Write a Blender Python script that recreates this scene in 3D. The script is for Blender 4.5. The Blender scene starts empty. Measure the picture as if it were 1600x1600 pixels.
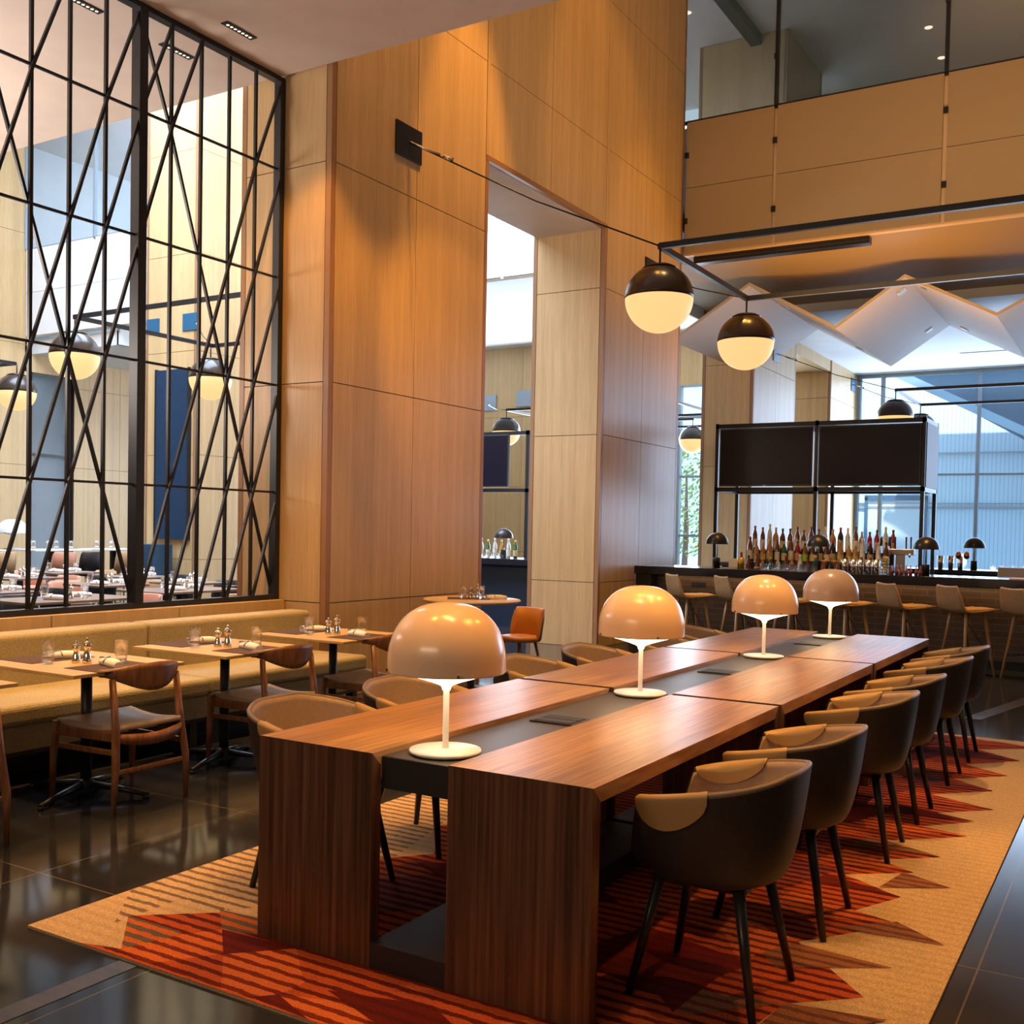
import bpy, bmesh, math, random
from mathutils import Vector, Matrix
random.seed(7)
S = bpy.context.scene
COL = S.collection
PI = math.pi

# ------------------------------------------------------------------ camera
def _cam():
    f, cy, yaw, pitch, roll, H = 1649.09, 873.35, -.5420, -.0287, .0195, 1.53
    fw = Vector((math.sin(yaw)*math.cos(pitch), math.cos(yaw)*math.cos(pitch), math.sin(pitch)))
    r = Vector((math.cos(yaw), -math.sin(yaw), 0)); u = r.cross(fw)
    c, s = math.cos(roll), math.sin(roll)
    r2 = r*c+u*s; u2 = r*(-s)+u*c
    cd = bpy.data.cameras.new('camera'); co = bpy.data.objects.new('camera', cd); COL.objects.link(co)
    cd.sensor_width = 36; cd.sensor_fit = 'HORIZONTAL'; cd.lens = f/1600*36
    cd.shift_y = (cy-800)/1600; cd.clip_end = 300; cd.clip_start = .05
    m = Matrix.Identity(4)
    for i in range(3):
        m[i][0], m[i][1], m[i][2], m[i][3] = r2[i], u2[i], -fw[i], (0, 0, H)[i]
    co.matrix_world = m
    S.camera = co
_cam()
S.view_settings.view_transform = 'Standard'
S.view_settings.look = 'None'
S.view_settings.gamma = 1
S.view_settings.use_curve_mapping = False
S.view_settings.exposure = 0.0

# ------------------------------------------------------------------ world + lights
W = bpy.data.worlds.new('world'); S.world = W; W.use_nodes = True
bg = W.node_tree.nodes['Background']; bg.inputs[0].default_value = (.50, .74, 1.0, 1); bg.inputs[1].default_value = 6.0

def light(kind, name, loc, target, energy, color, size=.1, size_y=None, spot=60, blend=.6):
    d = bpy.data.lights.new(name, kind); d.energy = energy; d.color = color
    if kind == 'AREA':
        d.shape = 'RECTANGLE' if size_y else 'SQUARE'; d.size = size
        if size_y: d.size_y = size_y
    elif kind == 'SPOT':
        d.spot_size = math.radians(spot); d.spot_blend = blend; d.shadow_soft_size = size
    elif kind == 'SUN': d.angle = size
    else: d.shadow_soft_size = size
    o = bpy.data.objects.new(name, d); COL.objects.link(o); o.location = loc
    v = Vector(target)-Vector(loc)
    o.rotation_euler = v.to_track_quat('-Z', 'Y').to_euler()
    return o
WARM = (1, .45, .075); WARM2 = (1, .58, .25); COOL = (.62, .82, 1)
light('SUN', 'sun', (0, -20, 40), (-4, 0, 0), 9.5, (1, .97, .92), .02)
# unseen overhead lamp added to brighten the dining room, then daylight at the windows
light('AREA', 'added_fill_dining', (-13, 10, 11.6), (-13, 10, 0), 4700, (.64, .78, 1), 9, 9)
light('AREA', 'window_daylight_dining', (-13, 26.7, 3.2), (-13, 10, 2.4), 1900, (.72, .84, 1), 11, 5)
light('AREA', 'window_daylight_bar', (-.7, 26.8, 2.7), (-.7, 14, 2.0), 1050, (.55, .72, 1), 11, 5.2)
# warm spots, recessed in the ceilings except where marked as added
def spot(x, y, z, tx, ty, tz, e, ang, col=WARM, s=.06, bl=.5):
    light('SPOT', 'warm_spot', (x, y, z), (tx, ty, tz), e, col, s, spot=ang, blend=bl)
spot(-4.2, 9.0, 11.4, -6.15, 9.1, 3.5, 2600, 20)
spot(-4.3, 8.4, 11.4, -6.2, 8.5, 2.0, 1200, 34)
spot(-4.0, 10.6, 11.4, -6.2, 12.9, 4.2, 430, 40)
spot(-3.4, 8.6, 11.4, -6.1, 8.6, 5.6, 110, 60)
spot(-3.6, 13.2, 11.4, -6.1, 13.6, 2.0, 700, 30)
spot(-5.5, 6.0, 5.4, -6.7, 7.0, 1.9, 190, 70)
for yy in (2.6, 4.2, 5.6):
    spot(-5.25, yy, 5.38, -5.6, yy, .5, 620, 58, (1, .52, .18))
spot(-1.7, 3.2, 5.38, -1.75, 3.5, .7, 240, 58, WARM2)
spot(-1.2, 5.5, 5.38, -1.7, 5.7, .7, 260, 58, WARM2)
spot(-.2, 6.6, 5.38, -.9, 5.2, 0, 420, 62)
spot(-.3, 4.6, 5.38, -.7, 3.6, 0, 330, 56)
spot(-3.4, 2.6, 5.38, -3.3, 2.9, 0, 230, 46)
spot(-2.6, 5.2, 5.38, -2.7, 5.0, .7, 300, 58)
spot(-2.4, 3.3, 5.38, -2.5, 3.6, .7, 300, 44)
spot(-3.9, 12.1, 4.2, -3.9, 14.6, 1.2, 150, 60, WARM2)  # added at pendant frame height to brighten the bottles
spot(-2.4, 12.1, 4.2, -2.4, 14.0, 1.1, 60, 60, WARM2)  # second added spot at frame height, for the bar counter
spot(-2.6, 9.0, 11.4, -2.2, 7.9, .7, 2300, 34, WARM2)
for xx in (-4.6, -2.8, -1.0):
    spot(xx, 11.2, 11.4, xx, 12.4, .7, 1700, 24)
spot(-4.2, 6.2, 5.38, -6.15, 8.5, 1.2, 170, 62)
spot(-3.9, 6.6, 5.38, -6.15, 9.3, 2.8, 230, 44)
spot(-1.4, 19.5, 8.2, -1.2, 20.5, 10.7, 160, 120, WARM2, .2)  # upward lamp added for the warm glow on the upper room ceiling
# unseen fill lamps added to brighten the balcony front, bar ceiling and both soffits
light('AREA', 'added_fill_balcony', (-1.4, 10.9, 4.36), (-1.4, 12.6, 12), 190, WARM2, 5, 2.2)
light('AREA', 'added_fill_bar_ceiling', (-3.4, 15.5, 3.2), (-3.4, 15.6, 9), 80, WARM, 3.0, .8)
light('AREA', 'added_fill_soffit', (-2.5, -3.0, 3.2), (-3.5, 3.5, 5.6), 105, (1, .74, .52), 4, .6)
light('AREA', 'added_fill_dining_soffit', (-11, 3.5, 3.2), (-10, 5, 6), 420, (1, .86, .76), 5, 1)

# ------------------------------------------------------------------ helpers
class MB:
    def __init__(s): s.v = []; s.f = []; s.m = []; s.sm = []
    def _add(s, vs, fs, mi=0, smooth=False):
        n = len(s.v); s.v += [tuple(p) for p in vs]
        for f in fs: s.f.append([i+n for i in f]); s.m.append(mi); s.sm.append(smooth)
        return s
    def box(s, x0, x1, y0, y1, z0, z1, mi=0):
        vs = [(x, y, z) for z in (z0, z1) for y in (y0, y1) for x in (x0, x1)]
        return s._add(vs, [(0, 2, 3, 1), (4, 5, 7, 6), (0, 1, 5, 4), (2, 6, 7, 3), (0, 4, 6, 2), (1, 3, 7, 5)], mi)
    def bar(s, p0, p1, w, d=None, mi=0, up=(0, 0, 1)):
        p0, p1 = Vector(p0), Vector(p1); d = d or w; a = (p1-p0).normalized(); u = Vector(up)
        if abs(a.dot(u)) > .98: u = Vector((1, 0, 0))
        r = a.cross(u).normalized(); q = r.cross(a)
        vs = [p+r*(i*w/2)+q*(j*d/2) for p in (p0, p1) for i, j in ((-1, -1), (1, -1), (1, 1), (-1, 1))]
        return s._add(vs, [(3, 2, 1, 0), (4, 5, 6, 7), (0, 1, 5, 4), (1, 2, 6, 5), (2, 3, 7, 6), (3, 0, 4, 7)], mi)
    def tube(s, pts, r, n=10, mi=0, flat=1.0, cap=True):
        pts = [Vector(p) for p in pts]; N = len(pts)
        rs = r if isinstance(r, (list, tuple)) else [r]*N
        vs = []; pu = None
        for i, p in enumerate(pts):
            a = (pts[min(i+1, N-1)]-pts[max(i-1, 0)]).normalized()
            if pu is None:
                pu = Vector((0, 0, 1)) if abs(a.z) < .95 else Vector((1, 0, 0))
            x = a.cross(pu).normalized(); y = x.cross(a); pu = y
            for k in range(n):
                t = 2*PI*k/n; vs.append(p+x*(math.cos(t)*rs[i]*flat)+y*(math.sin(t)*rs[i]))
        fs = [(i*n+k, i*n+(k+1) % n, (i+1)*n+(k+1) % n, (i+1)*n+k) for i in range(N-1) for k in range(n)]
        s._add(vs, fs, mi, True)
        if cap:
            s._add(vs[:n], [tuple(range(n))[::-1]], mi); s._add(vs[-n:], [tuple(range(n))], mi)
        return s
    def lathe(s, prof, c=(0, 0, 0), n=32, mi=0, smooth=True):
        vs = []; fs = []
        for r, z in prof:
            for k in range(n):
                t = 2*PI*k/n; vs.append((c[0]+r*math.cos(t), c[1]+r*math.sin(t), c[2]+z))
        for i in range(len(prof)-1):
            for k in range(n):
                fs.append((i*n+k, i*n+(k+1) % n, (i+1)*n+(k+1) % n, (i+1)*n+k))
        return s._add(vs, fs, mi, smooth)
    def grid(s, rows, closed=False, mi=0, smooth=True, flip=False):
        n = len(rows[0]); vs = [p for r in rows for p in r]; fs = []
        for i in range(len(rows)-1):
            for k in range(n if closed else n-1):
                q = (i*n+k, i*n+(k+1) % n, (i+1)*n+(k+1) % n, (i+1)*n+k)
                fs.append(q[::-1] if flip else q)
        return s._add(vs, fs, mi, smooth)
    def prism(s, poly, z0, z1, mi=0):
        n = len(poly); vs = [(x, y, z0) for x, y in poly]+[(x, y, z1) for x, y in poly]
        fs = [tuple(range(n))[::-1], tuple(range(n, 2*n))]+[(i, (i+1) % n, n+(i+1) % n, n+i) for i in range(n)]
        return s._add(vs, fs, mi)
    def build(s, name, mats, parent=None, recalc=True, bevel=0, seg=2, solid=0, subsurf=0, loc=None):
        me = bpy.data.meshes.new(name); me.from_pydata(s.v, [], s.f)
        for m in (mats if isinstance(mats, (list, tuple)) else [mats]): me.materials.append(m)
        for p, mi, sm in zip(me.polygons, s.m, s.sm): p.material_index = mi; p.use_smooth = sm
        me.update()
        bm = bmesh.new(); bm.from_mesh(me); bmesh.ops.remove_doubles(bm, verts=bm.verts, dist=1e-5)
        (bmesh.ops.recalc_face_normals(bm, faces=bm.faces) if recalc else None); bm.to_mesh(me); bm.free()
        o = bpy.data.objects.new(name, me); COL.objects.link(o)
        if parent: o.parent = parent
        if loc: o.location = loc
        if solid:
            md = o.modifiers.new('s', 'SOLIDIFY'); md.thickness = solid; md.offset = 0
        if subsurf:
            md = o.modifiers.new('u', 'SUBSURF'); md.levels = subsurf; md.render_levels = subsurf
        if bevel:
            md = o.modifiers.new('b', 'BEVEL'); md.width = bevel; md.segments = seg; md.limit_method = 'ANGLE'; md.angle_limit = math.radians(40)
            md.harden_normals = False
        return o
def tag(o, label, cat, group=None, kind=None):
    o['label'] = label; o['category'] = cat
    if group: o['group'] = group
    if kind: o['kind'] = kind
    return o
def thing(name, label, cat, loc=(0, 0, 0), rz=0, group=None):
    o = bpy.data.objects.new(name, None); COL.objects.link(o); o.empty_display_size = .1
    o.location = loc; o.rotation_euler = (0, 0, rz); return tag(o, label, cat, group)
def struct(name, mb, mats, bevel=0):
    o = mb.build(name, mats, bevel=bevel); o['kind'] = 'structure'; return o
def dup(root, loc, rz=0, label=None, scale=None):
    kids = {}
    for o in list(COL.objects): kids.setdefault(o.parent, []).append(o)
    def cp(o, par):
        c = o.copy(); COL.objects.link(c)
        if par: c.parent = par
        for k in kids.get(o, []): cp(k, c)
        return c
    r = cp(root, None); r.location = loc; r.rotation_euler = (0, 0, rz)
    if scale: r.scale = scale
    if label: r['label'] = label
    return r
class Proto:
    """first use returns the source itself, later uses copies"""
    def __init__(s, root): s.root = root; s.used = False
    def put(s, loc, rz=0, label=None, scale=None):
        if not s.used:
            s.used = True; r = s.root; r.location = loc; r.rotation_euler = (0, 0, rz)
            if label: r['label'] = label
            if scale: r.scale = scale
            return r
        return dup(s.root, loc, rz, label, scale)
ORD = ['first', 'second', 'third', 'fourth', 'fifth', 'sixth', 'seventh', 'eighth', 'ninth', 'tenth', 'eleventh', 'twelfth',
       'thirteenth', 'fourteenth', 'fifteenth', 'sixteenth', 'seventeenth', 'eighteenth', 'nineteenth', 'twentieth', 'twenty-first', 'twenty-second',
       'twenty-third', 'twenty-fourth']

# ------------------------------------------------------------------ materials
def mat(name, col=(.5, .5, .5), rough=.5, metal=0, spec=.5, emit=None, es=1, trans=0, alpha=1, coat=0, ior=1.45, sheen=0):
    m = bpy.data.materials.new(name); m.use_nodes = True; b = m.node_tree.nodes['Principled BSDF']
    b.inputs['Base Color'].default_value = (*col, 1); b.inputs['Roughness'].default_value = rough
    b.inputs['Metallic'].default_value = metal; b.inputs['Specular IOR Level'].default_value = spec
    b.inputs['IOR'].default_value = ior
    if emit: b.inputs['Emission Color'].default_value = (*emit, 1); b.inputs['Emission Strength'].default_value = es
    if trans: b.inputs['Transmission Weight'].default_value = trans
    if alpha < 1: b.inputs['Alpha'].default_value = alpha
    if coat: b.inputs['Coat Weight'].default_value = coat; b.inputs['Coat Roughness'].default_value = .15
    if sheen: b.inputs['Sheen Weight'].default_value = sheen
    return m
def N(m, t, **k):
    n = m.node_tree.nodes.new(t)
    for a, b in k.items(): setattr(n, a, b)
    return n
def lk(m, a, b): m.node_tree.links.new(a, b)
def B(m): return m.node_tree.nodes['Principled BSDF']
def noise_mat(name, c1, c2, scale=(1, 1, 1), ns=5, rough=.5, detail=4, bump=0, lo=.35, hi=.65, extra=None, **k):
    m = mat(name, c1, rough, **k); tc = N(m, 'ShaderNodeTexCoord'); mp = N(m, 'ShaderNodeMapping')
    mp.inputs['Scale'].default_value = scale; nz = N(m, 'ShaderNodeTexNoise'); nz.inputs['Scale'].default_value = ns; nz.inputs['Detail'].default_value = detail
    cr = N(m, 'ShaderNodeValToRGB'); cr.color_ramp.elements[0].position = lo; cr.color_ramp.elements[1].position = hi
    cr.color_ramp.elements[0].color = (*c1, 1); cr.color_ramp.elements[1].color = (*c2, 1)
    lk(m, tc.outputs['Object'], mp.inputs[0]); lk(m, mp.outputs[0], nz.inputs['Vector']); lk(m, nz.outputs[0], cr.inputs[0])
    out = cr.outputs[0]
    if extra:
        mp2 = N(m, 'ShaderNodeMapping'); mp2.inputs['Scale'].default_value = extra[0]; n2 = N(m, 'ShaderNodeTexNoise'); n2.inputs['Scale'].default_value = 1; n2.inputs['Detail'].default_value = 2
        lk(m, tc.outputs['Object'], mp2.inputs[0]); lk(m, mp2.outputs[0], n2.inputs['Vector'])
        mx = N(m, 'ShaderNodeMix', data_type='RGBA', blend_type='MULTIPLY'); mx.inputs[0].default_value = 1
        c3 = N(m, 'ShaderNodeValToRGB'); c3.color_ramp.elements[0].position = .35; c3.color_ramp.elements[1].position = .65
        c3.color_ramp.elements[0].color = (extra[1],)*3+(1,); c3.color_ramp.elements[1].color = (1, 1, 1, 1)
        lk(m, n2.outputs[0], c3.inputs[0]); lk(m, out, mx.inputs[6]); lk(m, c3.outputs[0], mx.inputs[7]); out = mx.outputs[2]
    lk(m, out, B(m).inputs['Base Color'])
    if bump:
        bp = N(m, 'ShaderNodeBump'); bp.inputs['Strength'].default_value = bump; bp.inputs['Distance'].default_value = .01
        lk(m, nz.outputs[0], bp.inputs['Height']); lk(m, bp.outputs[0], B(m).inputs['Normal'])
    return m
M = {}
M['veneer'] = noise_mat('oak_veneer', (.56, .36, .165), (.66, .455, .23), (60, 60, 1.1), 2.2, .38, 5, extra=((9, 9, .05), .86), spec=.45)
M['veneer_edge'] = mat('veneer_edge', (.33, .17, .08), .4)
M['gap'] = mat('dark_joint', (.05, .025, .012), .8)
M['soffit'] = noise_mat('plaster_soffit', (.66, .55, .48), (.70, .59, .51), (1, 1, 1), 3, .8)
M['white'] = noise_mat('white_plaster', (.80, .82, .83), (.84, .86, .87), (1, 1, 1), 2, .75)
M['fascia'] = noise_mat('fabric_panel', (.42, .31, .18), (.46, .34, .20), (40, 40, 40), 4, .7)
M['black'] = mat('black_metal', (.012, .013, .018), .38, spec=.5)
M['blacksoft'] = mat('black_satin', (.02, .018, .02), .3, spec=.5)
M['steel'] = mat('steel', (.36, .32, .29), .32, 1)
M['glassdark'] = mat('tinted_balcony_glass', (.05, .12, .17), .04, trans=.0, alpha=.45, spec=.6)
M['glass'] = mat('window_glass', (.75, .9, 1), .02, alpha=.10, spec=.5)
M['mull'] = mat('mullion_grey', (.30, .36, .42), .4, .3)
M['tumbler'] = mat('drinking_glass', (1, 1, 1), .01, trans=1, ior=1.3)
M['tumbler'].node_tree.nodes['Principled BSDF'].inputs['Alpha'].default_value = .32
M['water'] = mat('water', (.95, .97, 1), .02, trans=1, ior=1.2)
# floor
def floor_mat():
    m = noise_mat('dark_stone_tiles', (.012, .013, .017), (.024, .025, .029), (1, 1, 1), 2.5, .13, 8, lo=.3, hi=.75, spec=.42)
    tc = N(m, 'ShaderNodeTexCoord'); mp = N(m, 'ShaderNodeMapping'); mp.inputs['Location'].default_value = (4.07, -2.84, 0)
    br = N(m, 'ShaderNodeTexBrick'); br.offset = 0; br.inputs['Scale'].default_value = 1; br.inputs['Mortar Size'].default_value = .0035
    br.inputs['Brick Width'].default_value = 1.2; br.inputs['Row Height'].default_value = 1.2; br.inputs['Mortar Smooth'].default_value = .2
    lk(m, tc.outputs['Object'], mp.inputs[0]); lk(m, mp.outputs[0], br.inputs['Vector'])
    mx = N(m, 'ShaderNodeMix', data_type='RGBA'); mx.inputs[7].default_value = (.11, .085, .06, 1)
    old = B(m).inputs['Base Color'].links[0].from_socket
    lk(m, br.outputs['Fac'], mx.inputs[0]); lk(m, old, mx.inputs[6]); lk(m, mx.outputs[2], B(m).inputs['Base Color'])
    n = N(m, 'ShaderNodeTexNoise'); n.inputs['Scale'].default_value = 6; mr = N(m, 'ShaderNodeMapRange')
    mr.inputs[3].default_value = .06; mr.inputs[4].default_value = .17; lk(m, n.outputs[0], mr.inputs[0]); lk(m, mr.outputs[0], B(m).inputs['Roughness'])
    return m
M['floor'] = floor_mat()
M['strip'] = noise_mat('stone_strip', (.03, .025, .022), (.06, .048, .038), (1, 6, 1), 5, .35)
# walnut: grain along an axis
def walnut(name, sc, c1=(.25, .112, .034), c2=(.48, .245, .085), extra=None, rough=.3):
    return noise_mat(name, c1, c2, sc, 1.6, rough, 6, lo=.36, hi=.66, bump=.05, extra=extra, spec=.5)
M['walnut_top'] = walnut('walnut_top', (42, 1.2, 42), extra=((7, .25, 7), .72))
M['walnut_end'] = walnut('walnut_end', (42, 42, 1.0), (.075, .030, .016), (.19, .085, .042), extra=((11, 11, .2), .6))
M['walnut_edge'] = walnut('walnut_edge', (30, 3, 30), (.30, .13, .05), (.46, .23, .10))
M['bronze'] = mat('bronze_metal', (.085, .068, .055), .38, .6)
M['bronze_dark'] = mat('dark_bronze_panel', (.022, .020, .021), .5, .2)
M['shell'] = noise_mat('dark_shell', (.024, .019, .016), (.032, .025, .021), (1, 1, 1), 60, .48)
M['tub_in'] = noise_mat('taupe_upholstery', (.33, .22, .14), (.37, .255, .165), (1, 1, 1), 60, .55)
M['armpad'] = mat('tan_leather_pad', (.40, .25, .10), .42)
M['peach'] = mat('peach_lacquer', (.86, .60, .40), .25, coat=.4)
M['lampwhite'] = mat('cream_metal', (.72, .64, .58), .35)
M['lampglow'] = mat('lamp_diffuser', (1, .9, .7), .4, emit=(1, .76, .46), es=6.5)
M['globeglow'] = mat('globe_glow', (.3, .25, .15), .5, emit=(1, .66, .27), es=.98)
M['globeblack'] = mat('globe_cap', (.035, .022, .016), .25, spec=.6)
M['bench'] = noise_mat('mustard_fabric', (.37, .295, .14), (.47, .385, .20), (1, 1, 1), 90, .8, 3, bump=.3, extra=((3, 3, 3), .9))
M['oak_top'] = noise_mat('oak_table', (.55, .35, .13), (.65, .43, .18), (3, 30, 30), 2, .4)
M['placemat'] = noise_mat('brown_placemat', (.085, .05, .038), (.12, .075, .055), (1, 1, 1), 120, .85, spec=.2)
M['napkin'] = mat('napkin', (.88, .84, .78), .8)
M['silver'] = mat('polished_metal', (.80, .74, .66), .12, 1)
M['chairwood'] = noise_mat('walnut_chair', (.16, .062, .028), (.26, .115, .055), (6, 6, 1), 9, .35, 5)
M['seatleather'] = mat('seat_leather', (.40, .32, .25), .45)
M['orange_leather'] = mat('orange_leather', (.50, .21, .045), .4)
M['stoolwood'] = noise_mat('oak_stool', (.38, .23, .105), (.46, .29, .14), (40, 40, 2), 3, .42)
M['stoolleg'] = mat('oak_stool_leg', (.42, .24, .10), .45)
M['brick'] = None
M['bartop'] = mat('black_bar_top', (.010, .012, .020), .16, spec=.6)
M['barblack'] = mat('bar_black', (.010, .010, .014), .4)
M['tvscreen'] = mat('tv_screen', (.011, .010, .020), .22, spec=.35)
M['tvside'] = mat('brushed_panel', (.10, .10, .16), .5, .0)
M['artblue'] = noise_mat('blue_panel', (.004, .024, .060), (.005, .030, .072), (1, 1, 1), 30, .7)
M['blueplate'] = mat('blue_steel_plate', (.02, .10, .19), .5)
def brick_mat():
    m = mat('bar_brick', (.1, .07, .05), .38); tc = N(m, 'ShaderNodeTexCoord'); mp = N(m, 'ShaderNodeMapping'); mp.inputs['Rotation'].default_value = (PI/2, 0, 0)
    br = N(m, 'ShaderNodeTexBrick'); br.inputs['Scale'].default_value = 1; br.inputs['Brick Width'].default_value = .30; br.inputs['Row Height'].default_value = .075
    br.inputs['Mortar Size'].default_value = .004; br.inputs['Color1'].default_value = (.075, .045, .028, 1); br.inputs['Color2'].default_value = (.05, .032, .022, 1)
    br.inputs['Mortar'].default_value = (.13, .09, .06, 1)
    lk(m, tc.outputs['Object'], mp.inputs[0]); lk(m, mp.outputs[0], br.inputs['Vector']); lk(m, br.outputs[0], B(m).inputs['Base Color'])
    return m
M['brick'] = brick_mat()
def stripe_mat(name, c1, c2, duty=.55, period=.062):
    m = mat(name, c1, .95, spec=.1); tc = N(m, 'ShaderNodeTexCoord'); sp = N(m, 'ShaderNodeSeparateXYZ'); lk(m, tc.outputs['Object'], sp.inputs[0])
    nz = N(m, 'ShaderNodeTexNoise'); nz.inputs['Scale'].default_value = 22; nz.inputs['Detail'].default_value = 3; lk(m, tc.outputs['Object'], nz.inputs['Vector'])
    a = N(m, 'ShaderNodeMath', operation='MULTIPLY_ADD'); a.inputs[1].default_value = .022; lk(m, nz.outputs[0], a.inputs[0]); lk(m, sp.outputs[1], a.inputs[2])
    d = N(m, 'ShaderNodeMath', operation='DIVIDE'); d.inputs[1].default_value = period; lk(m, a.outputs[0], d.inputs[0])
    fr = N(m, 'ShaderNodeMath', operation='FRACT'); lk(m, d.outputs[0], fr.inputs[0])
    g = N(m, 'ShaderNodeMath', operation='GREATER_THAN'); g.inputs[1].default_value = duty; lk(m, fr.outputs[0], g.inputs[0])
    mx = N(m, 'ShaderNodeMix', data_type='RGBA'); mx.inputs[6].default_value = (*c1, 1); mx.inputs[7].default_value = (*c2, 1); lk(m, g.outputs[0], mx.inputs[0])
    n2 = N(m, 'ShaderNodeTexNoise'); n2.inputs['Scale'].default_value = 170; lk(m, tc.outputs['Object'], n2.inputs['Vector'])
    r2 = N(m, 'ShaderNodeMapRange'); r2.inputs[1].default_value = .3; r2.inputs[2].default_value = .7; r2.inputs[3].default_value = .62; r2.inputs[4].default_value = 1.2; lk(m, n2.outputs[0], r2.inputs[0])
    mm = N(m, 'ShaderNodeMix', data_type='RGBA', blend_type='MULTIPLY'); mm.inputs[0].default_value = 1; lk(m, mx.outputs[2], mm.inputs[6]); lk(m, r2.outputs[0], mm.inputs[7])
    lk(m, mm.outputs[2], B(m).inputs['Base Color'])
    bp = N(m, 'ShaderNodeBump'); bp.inputs['Strength'].default_value = .5; bp.inputs['Distance'].default_value = .006; lk(m, n2.outputs[0], bp.inputs['Height']); lk(m, bp.outputs[0], B(m).inputs['Normal'])
    return m
TAN = (.52, .36, .21)
RUG = [stripe_mat('rug_tan', TAN, (.47, .32, .185), .6), stripe_mat('rug_tan_grey', TAN, (.19, .12, .08), .62),
       stripe_mat('rug_red', (.42, .075, .022), (.11, .013, .008), .6), stripe_mat('rug_orange', (.56, .13, .035), (.17, .022, .010), .6),
       stripe_mat('rug_maroon', (.12, .012, .008), (.09, .010, .007), .6), stripe_mat('rug_plum', (.24, .045, .040), (.06, .010, .014), .5),
       stripe_mat('rug_orange_grey', (.50, .115, .03), (.12, .085, .065), .5), stripe_mat('rug_brown', (.26, .10, .055), (.13, .05, .03), .6)]

# ------------------------------------------------------------------ structure
ZS = [0.0, .85, 2.77, 4.66, 6.43, 8.3, 10.2, 12.0]
G = .004
def panels_x(mb, x, ys, zs, side, skip=None, t=.02):
    """veneer panels on a plane of constant x; side=+1 faces +x"""
    for a, b in zip(ys[:-1], ys[1:]):
        for c, d in zip(zs[:-1], zs[1:]):
            if skip and skip(a, b, c, d): continue
            mb.box(min(x, x-side*t), max(x, x-side*t), a+G, b-G, c+G, d-G)
def panels_y(mb, y, xs, zs, side, t=.02):
    for a, b in zip(xs[:-1], xs[1:]):
        for c, d in zip(zs[:-1], zs[1:]):
            mb.box(a+G, b-G, min(y, y-side*t), max(y, y-side*t), c+G, d-G)
def column(mb, x0, x1, y0, y1, z1, xs=None, ys=None, zs=None, edge=.06, z0=0):
    zs = zs or [z for z in ZS if z < z1-.05]+[z1]
    ys = ys or [y0+edge, (y0+y1)/2, y1-edge]; xs = xs or [x0+edge, x1-edge]
    mb.box(x0+.015, x1-.015, y0+.015, y1-.015, z0, z1, 1)
    panels_x(mb, x1, ys, zs, 1); panels_x(mb, x0, ys, zs, -1)
    panels_y(mb, y0, xs, zs, -1); panels_y(mb, y1, xs, zs, 1)
    for cx in (x0, x1):
        for cy in (y0, y1):
            a = cx+(.0 if cx == x0 else -edge+G); b = a+edge-G
            c = cy+(.0 if cy == y0 else -edge+G); d = c+edge-G
            mb.box(a, b, c, d, z0, z1, 2)
VM = [M['veneer'], M['gap'], M['veneer_edge']]
X0, X1 = -7.16, -6.1
w = MB()
ZH = 5.42
column(w, X0, X1, 7.0, 9.5, 12, ys=[7.06, 8.23, 9.44], xs=[X0+.06, X1-.06])
column(w, X0, X1, 12.3, 14.88, 12, ys=[12.36, 13.55, 14.82], xs=[X0+.06, X1-.06])
w.box(X0+.015, X1-.015, 9.4, 12.4, ZH+.015, 12, 1)
panels_x(w, X1, [9.47, 10.85, 12.33], [ZH+.05, 6.43, 8.3, 10.2, 12], 1)
panels_x(w, X0, [9.47, 10.85, 12.33], [ZH+.05, 6.43, 8.3, 10.2, 12], -1)
w.box(X1-.05, X1+.004, 9.46, 12.34, ZH-.005, ZH+.05, 2)
for a_, b_ in ((9.444, 9.496), (12.304, 12.356)): w.box(X1-.02, X1+.0015, a_, b_, ZH+.05, 12, 0)
struct('wall_left', w, VM)
w = MB(); w.box(X0+.05, X1-.06, 9.5, 12.3, ZH-.01, ZH+.02); struct('trim_1', w, M['soffit'])
# same wall line further on, past the balcony
w = MB()
column(w, -7.3, -6.3, 18.95, 21.6, 5.7, ys=[19.01, 20.3, 21.55])
column(w, -7.3, -6.3, 24.4, 27.0, 5.7, ys=[24.46, 25.7, 26.95])
w.box(-7.28, -6.32, 21.5, 24.5, 5.25, 5.7, 0)
struct('wall_left_far', w, VM)
# columns of the far side of the dining room
w = MB()
column(w, -16.25, -14.9, 13.5, 14.88, 12, ys=[13.56, 14.82], xs=[-16.19, -14.96])
struct('wall_dining', w, VM)
w = MB()
zs5 = [0, .85, 2.77, 4.66, 5.5]
w.box(-22.3, -22.02, 5, 15.1, 0, 12, 1); panels_x(w, -22, [9, 11.2, 13.2, 15.05], zs5+[8, 12], 1)
w.box(-22.3, -22.02, 16.2, 27.2, 0, 5.6, 1); panels_x(w, -22, [16.2, 17.5, 19.5, 21.5, 23.5, 25.5, 27.2], zs5, 1)
w.box(-22.3, -22, 14.9, 16.3, 4.9, 5.6, 0)
struct('wall_dining_side', w, VM)
w = MB()
w.box(-22, -11.05, 27.02, 27.3, 0, 6.9, 1); w.box(-11.05, -7.3, 27.02, 27.3, 5.5, 6.9, 0); panels_y(w, 27.0, [-22, -20, -18, -16, -14, -12.5, -11.05], [0, .85, 2.77, 4.85, 6.9], -1)
struct('wall_far', w, VM)
# half wall below the metal screen
w = MB(); w.box(-6.75, -6.57, -1, 6.99, 0, .855, 1)
for a, b in ((-1, 2.4), (2.4, 4.66), (4.66, 5.8), (5.8, 6.99)): w.box(-6.76, -6.56, a+G, b-G, .05, .86)
struct('wall_half', w, VM, bevel=.002)
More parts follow.
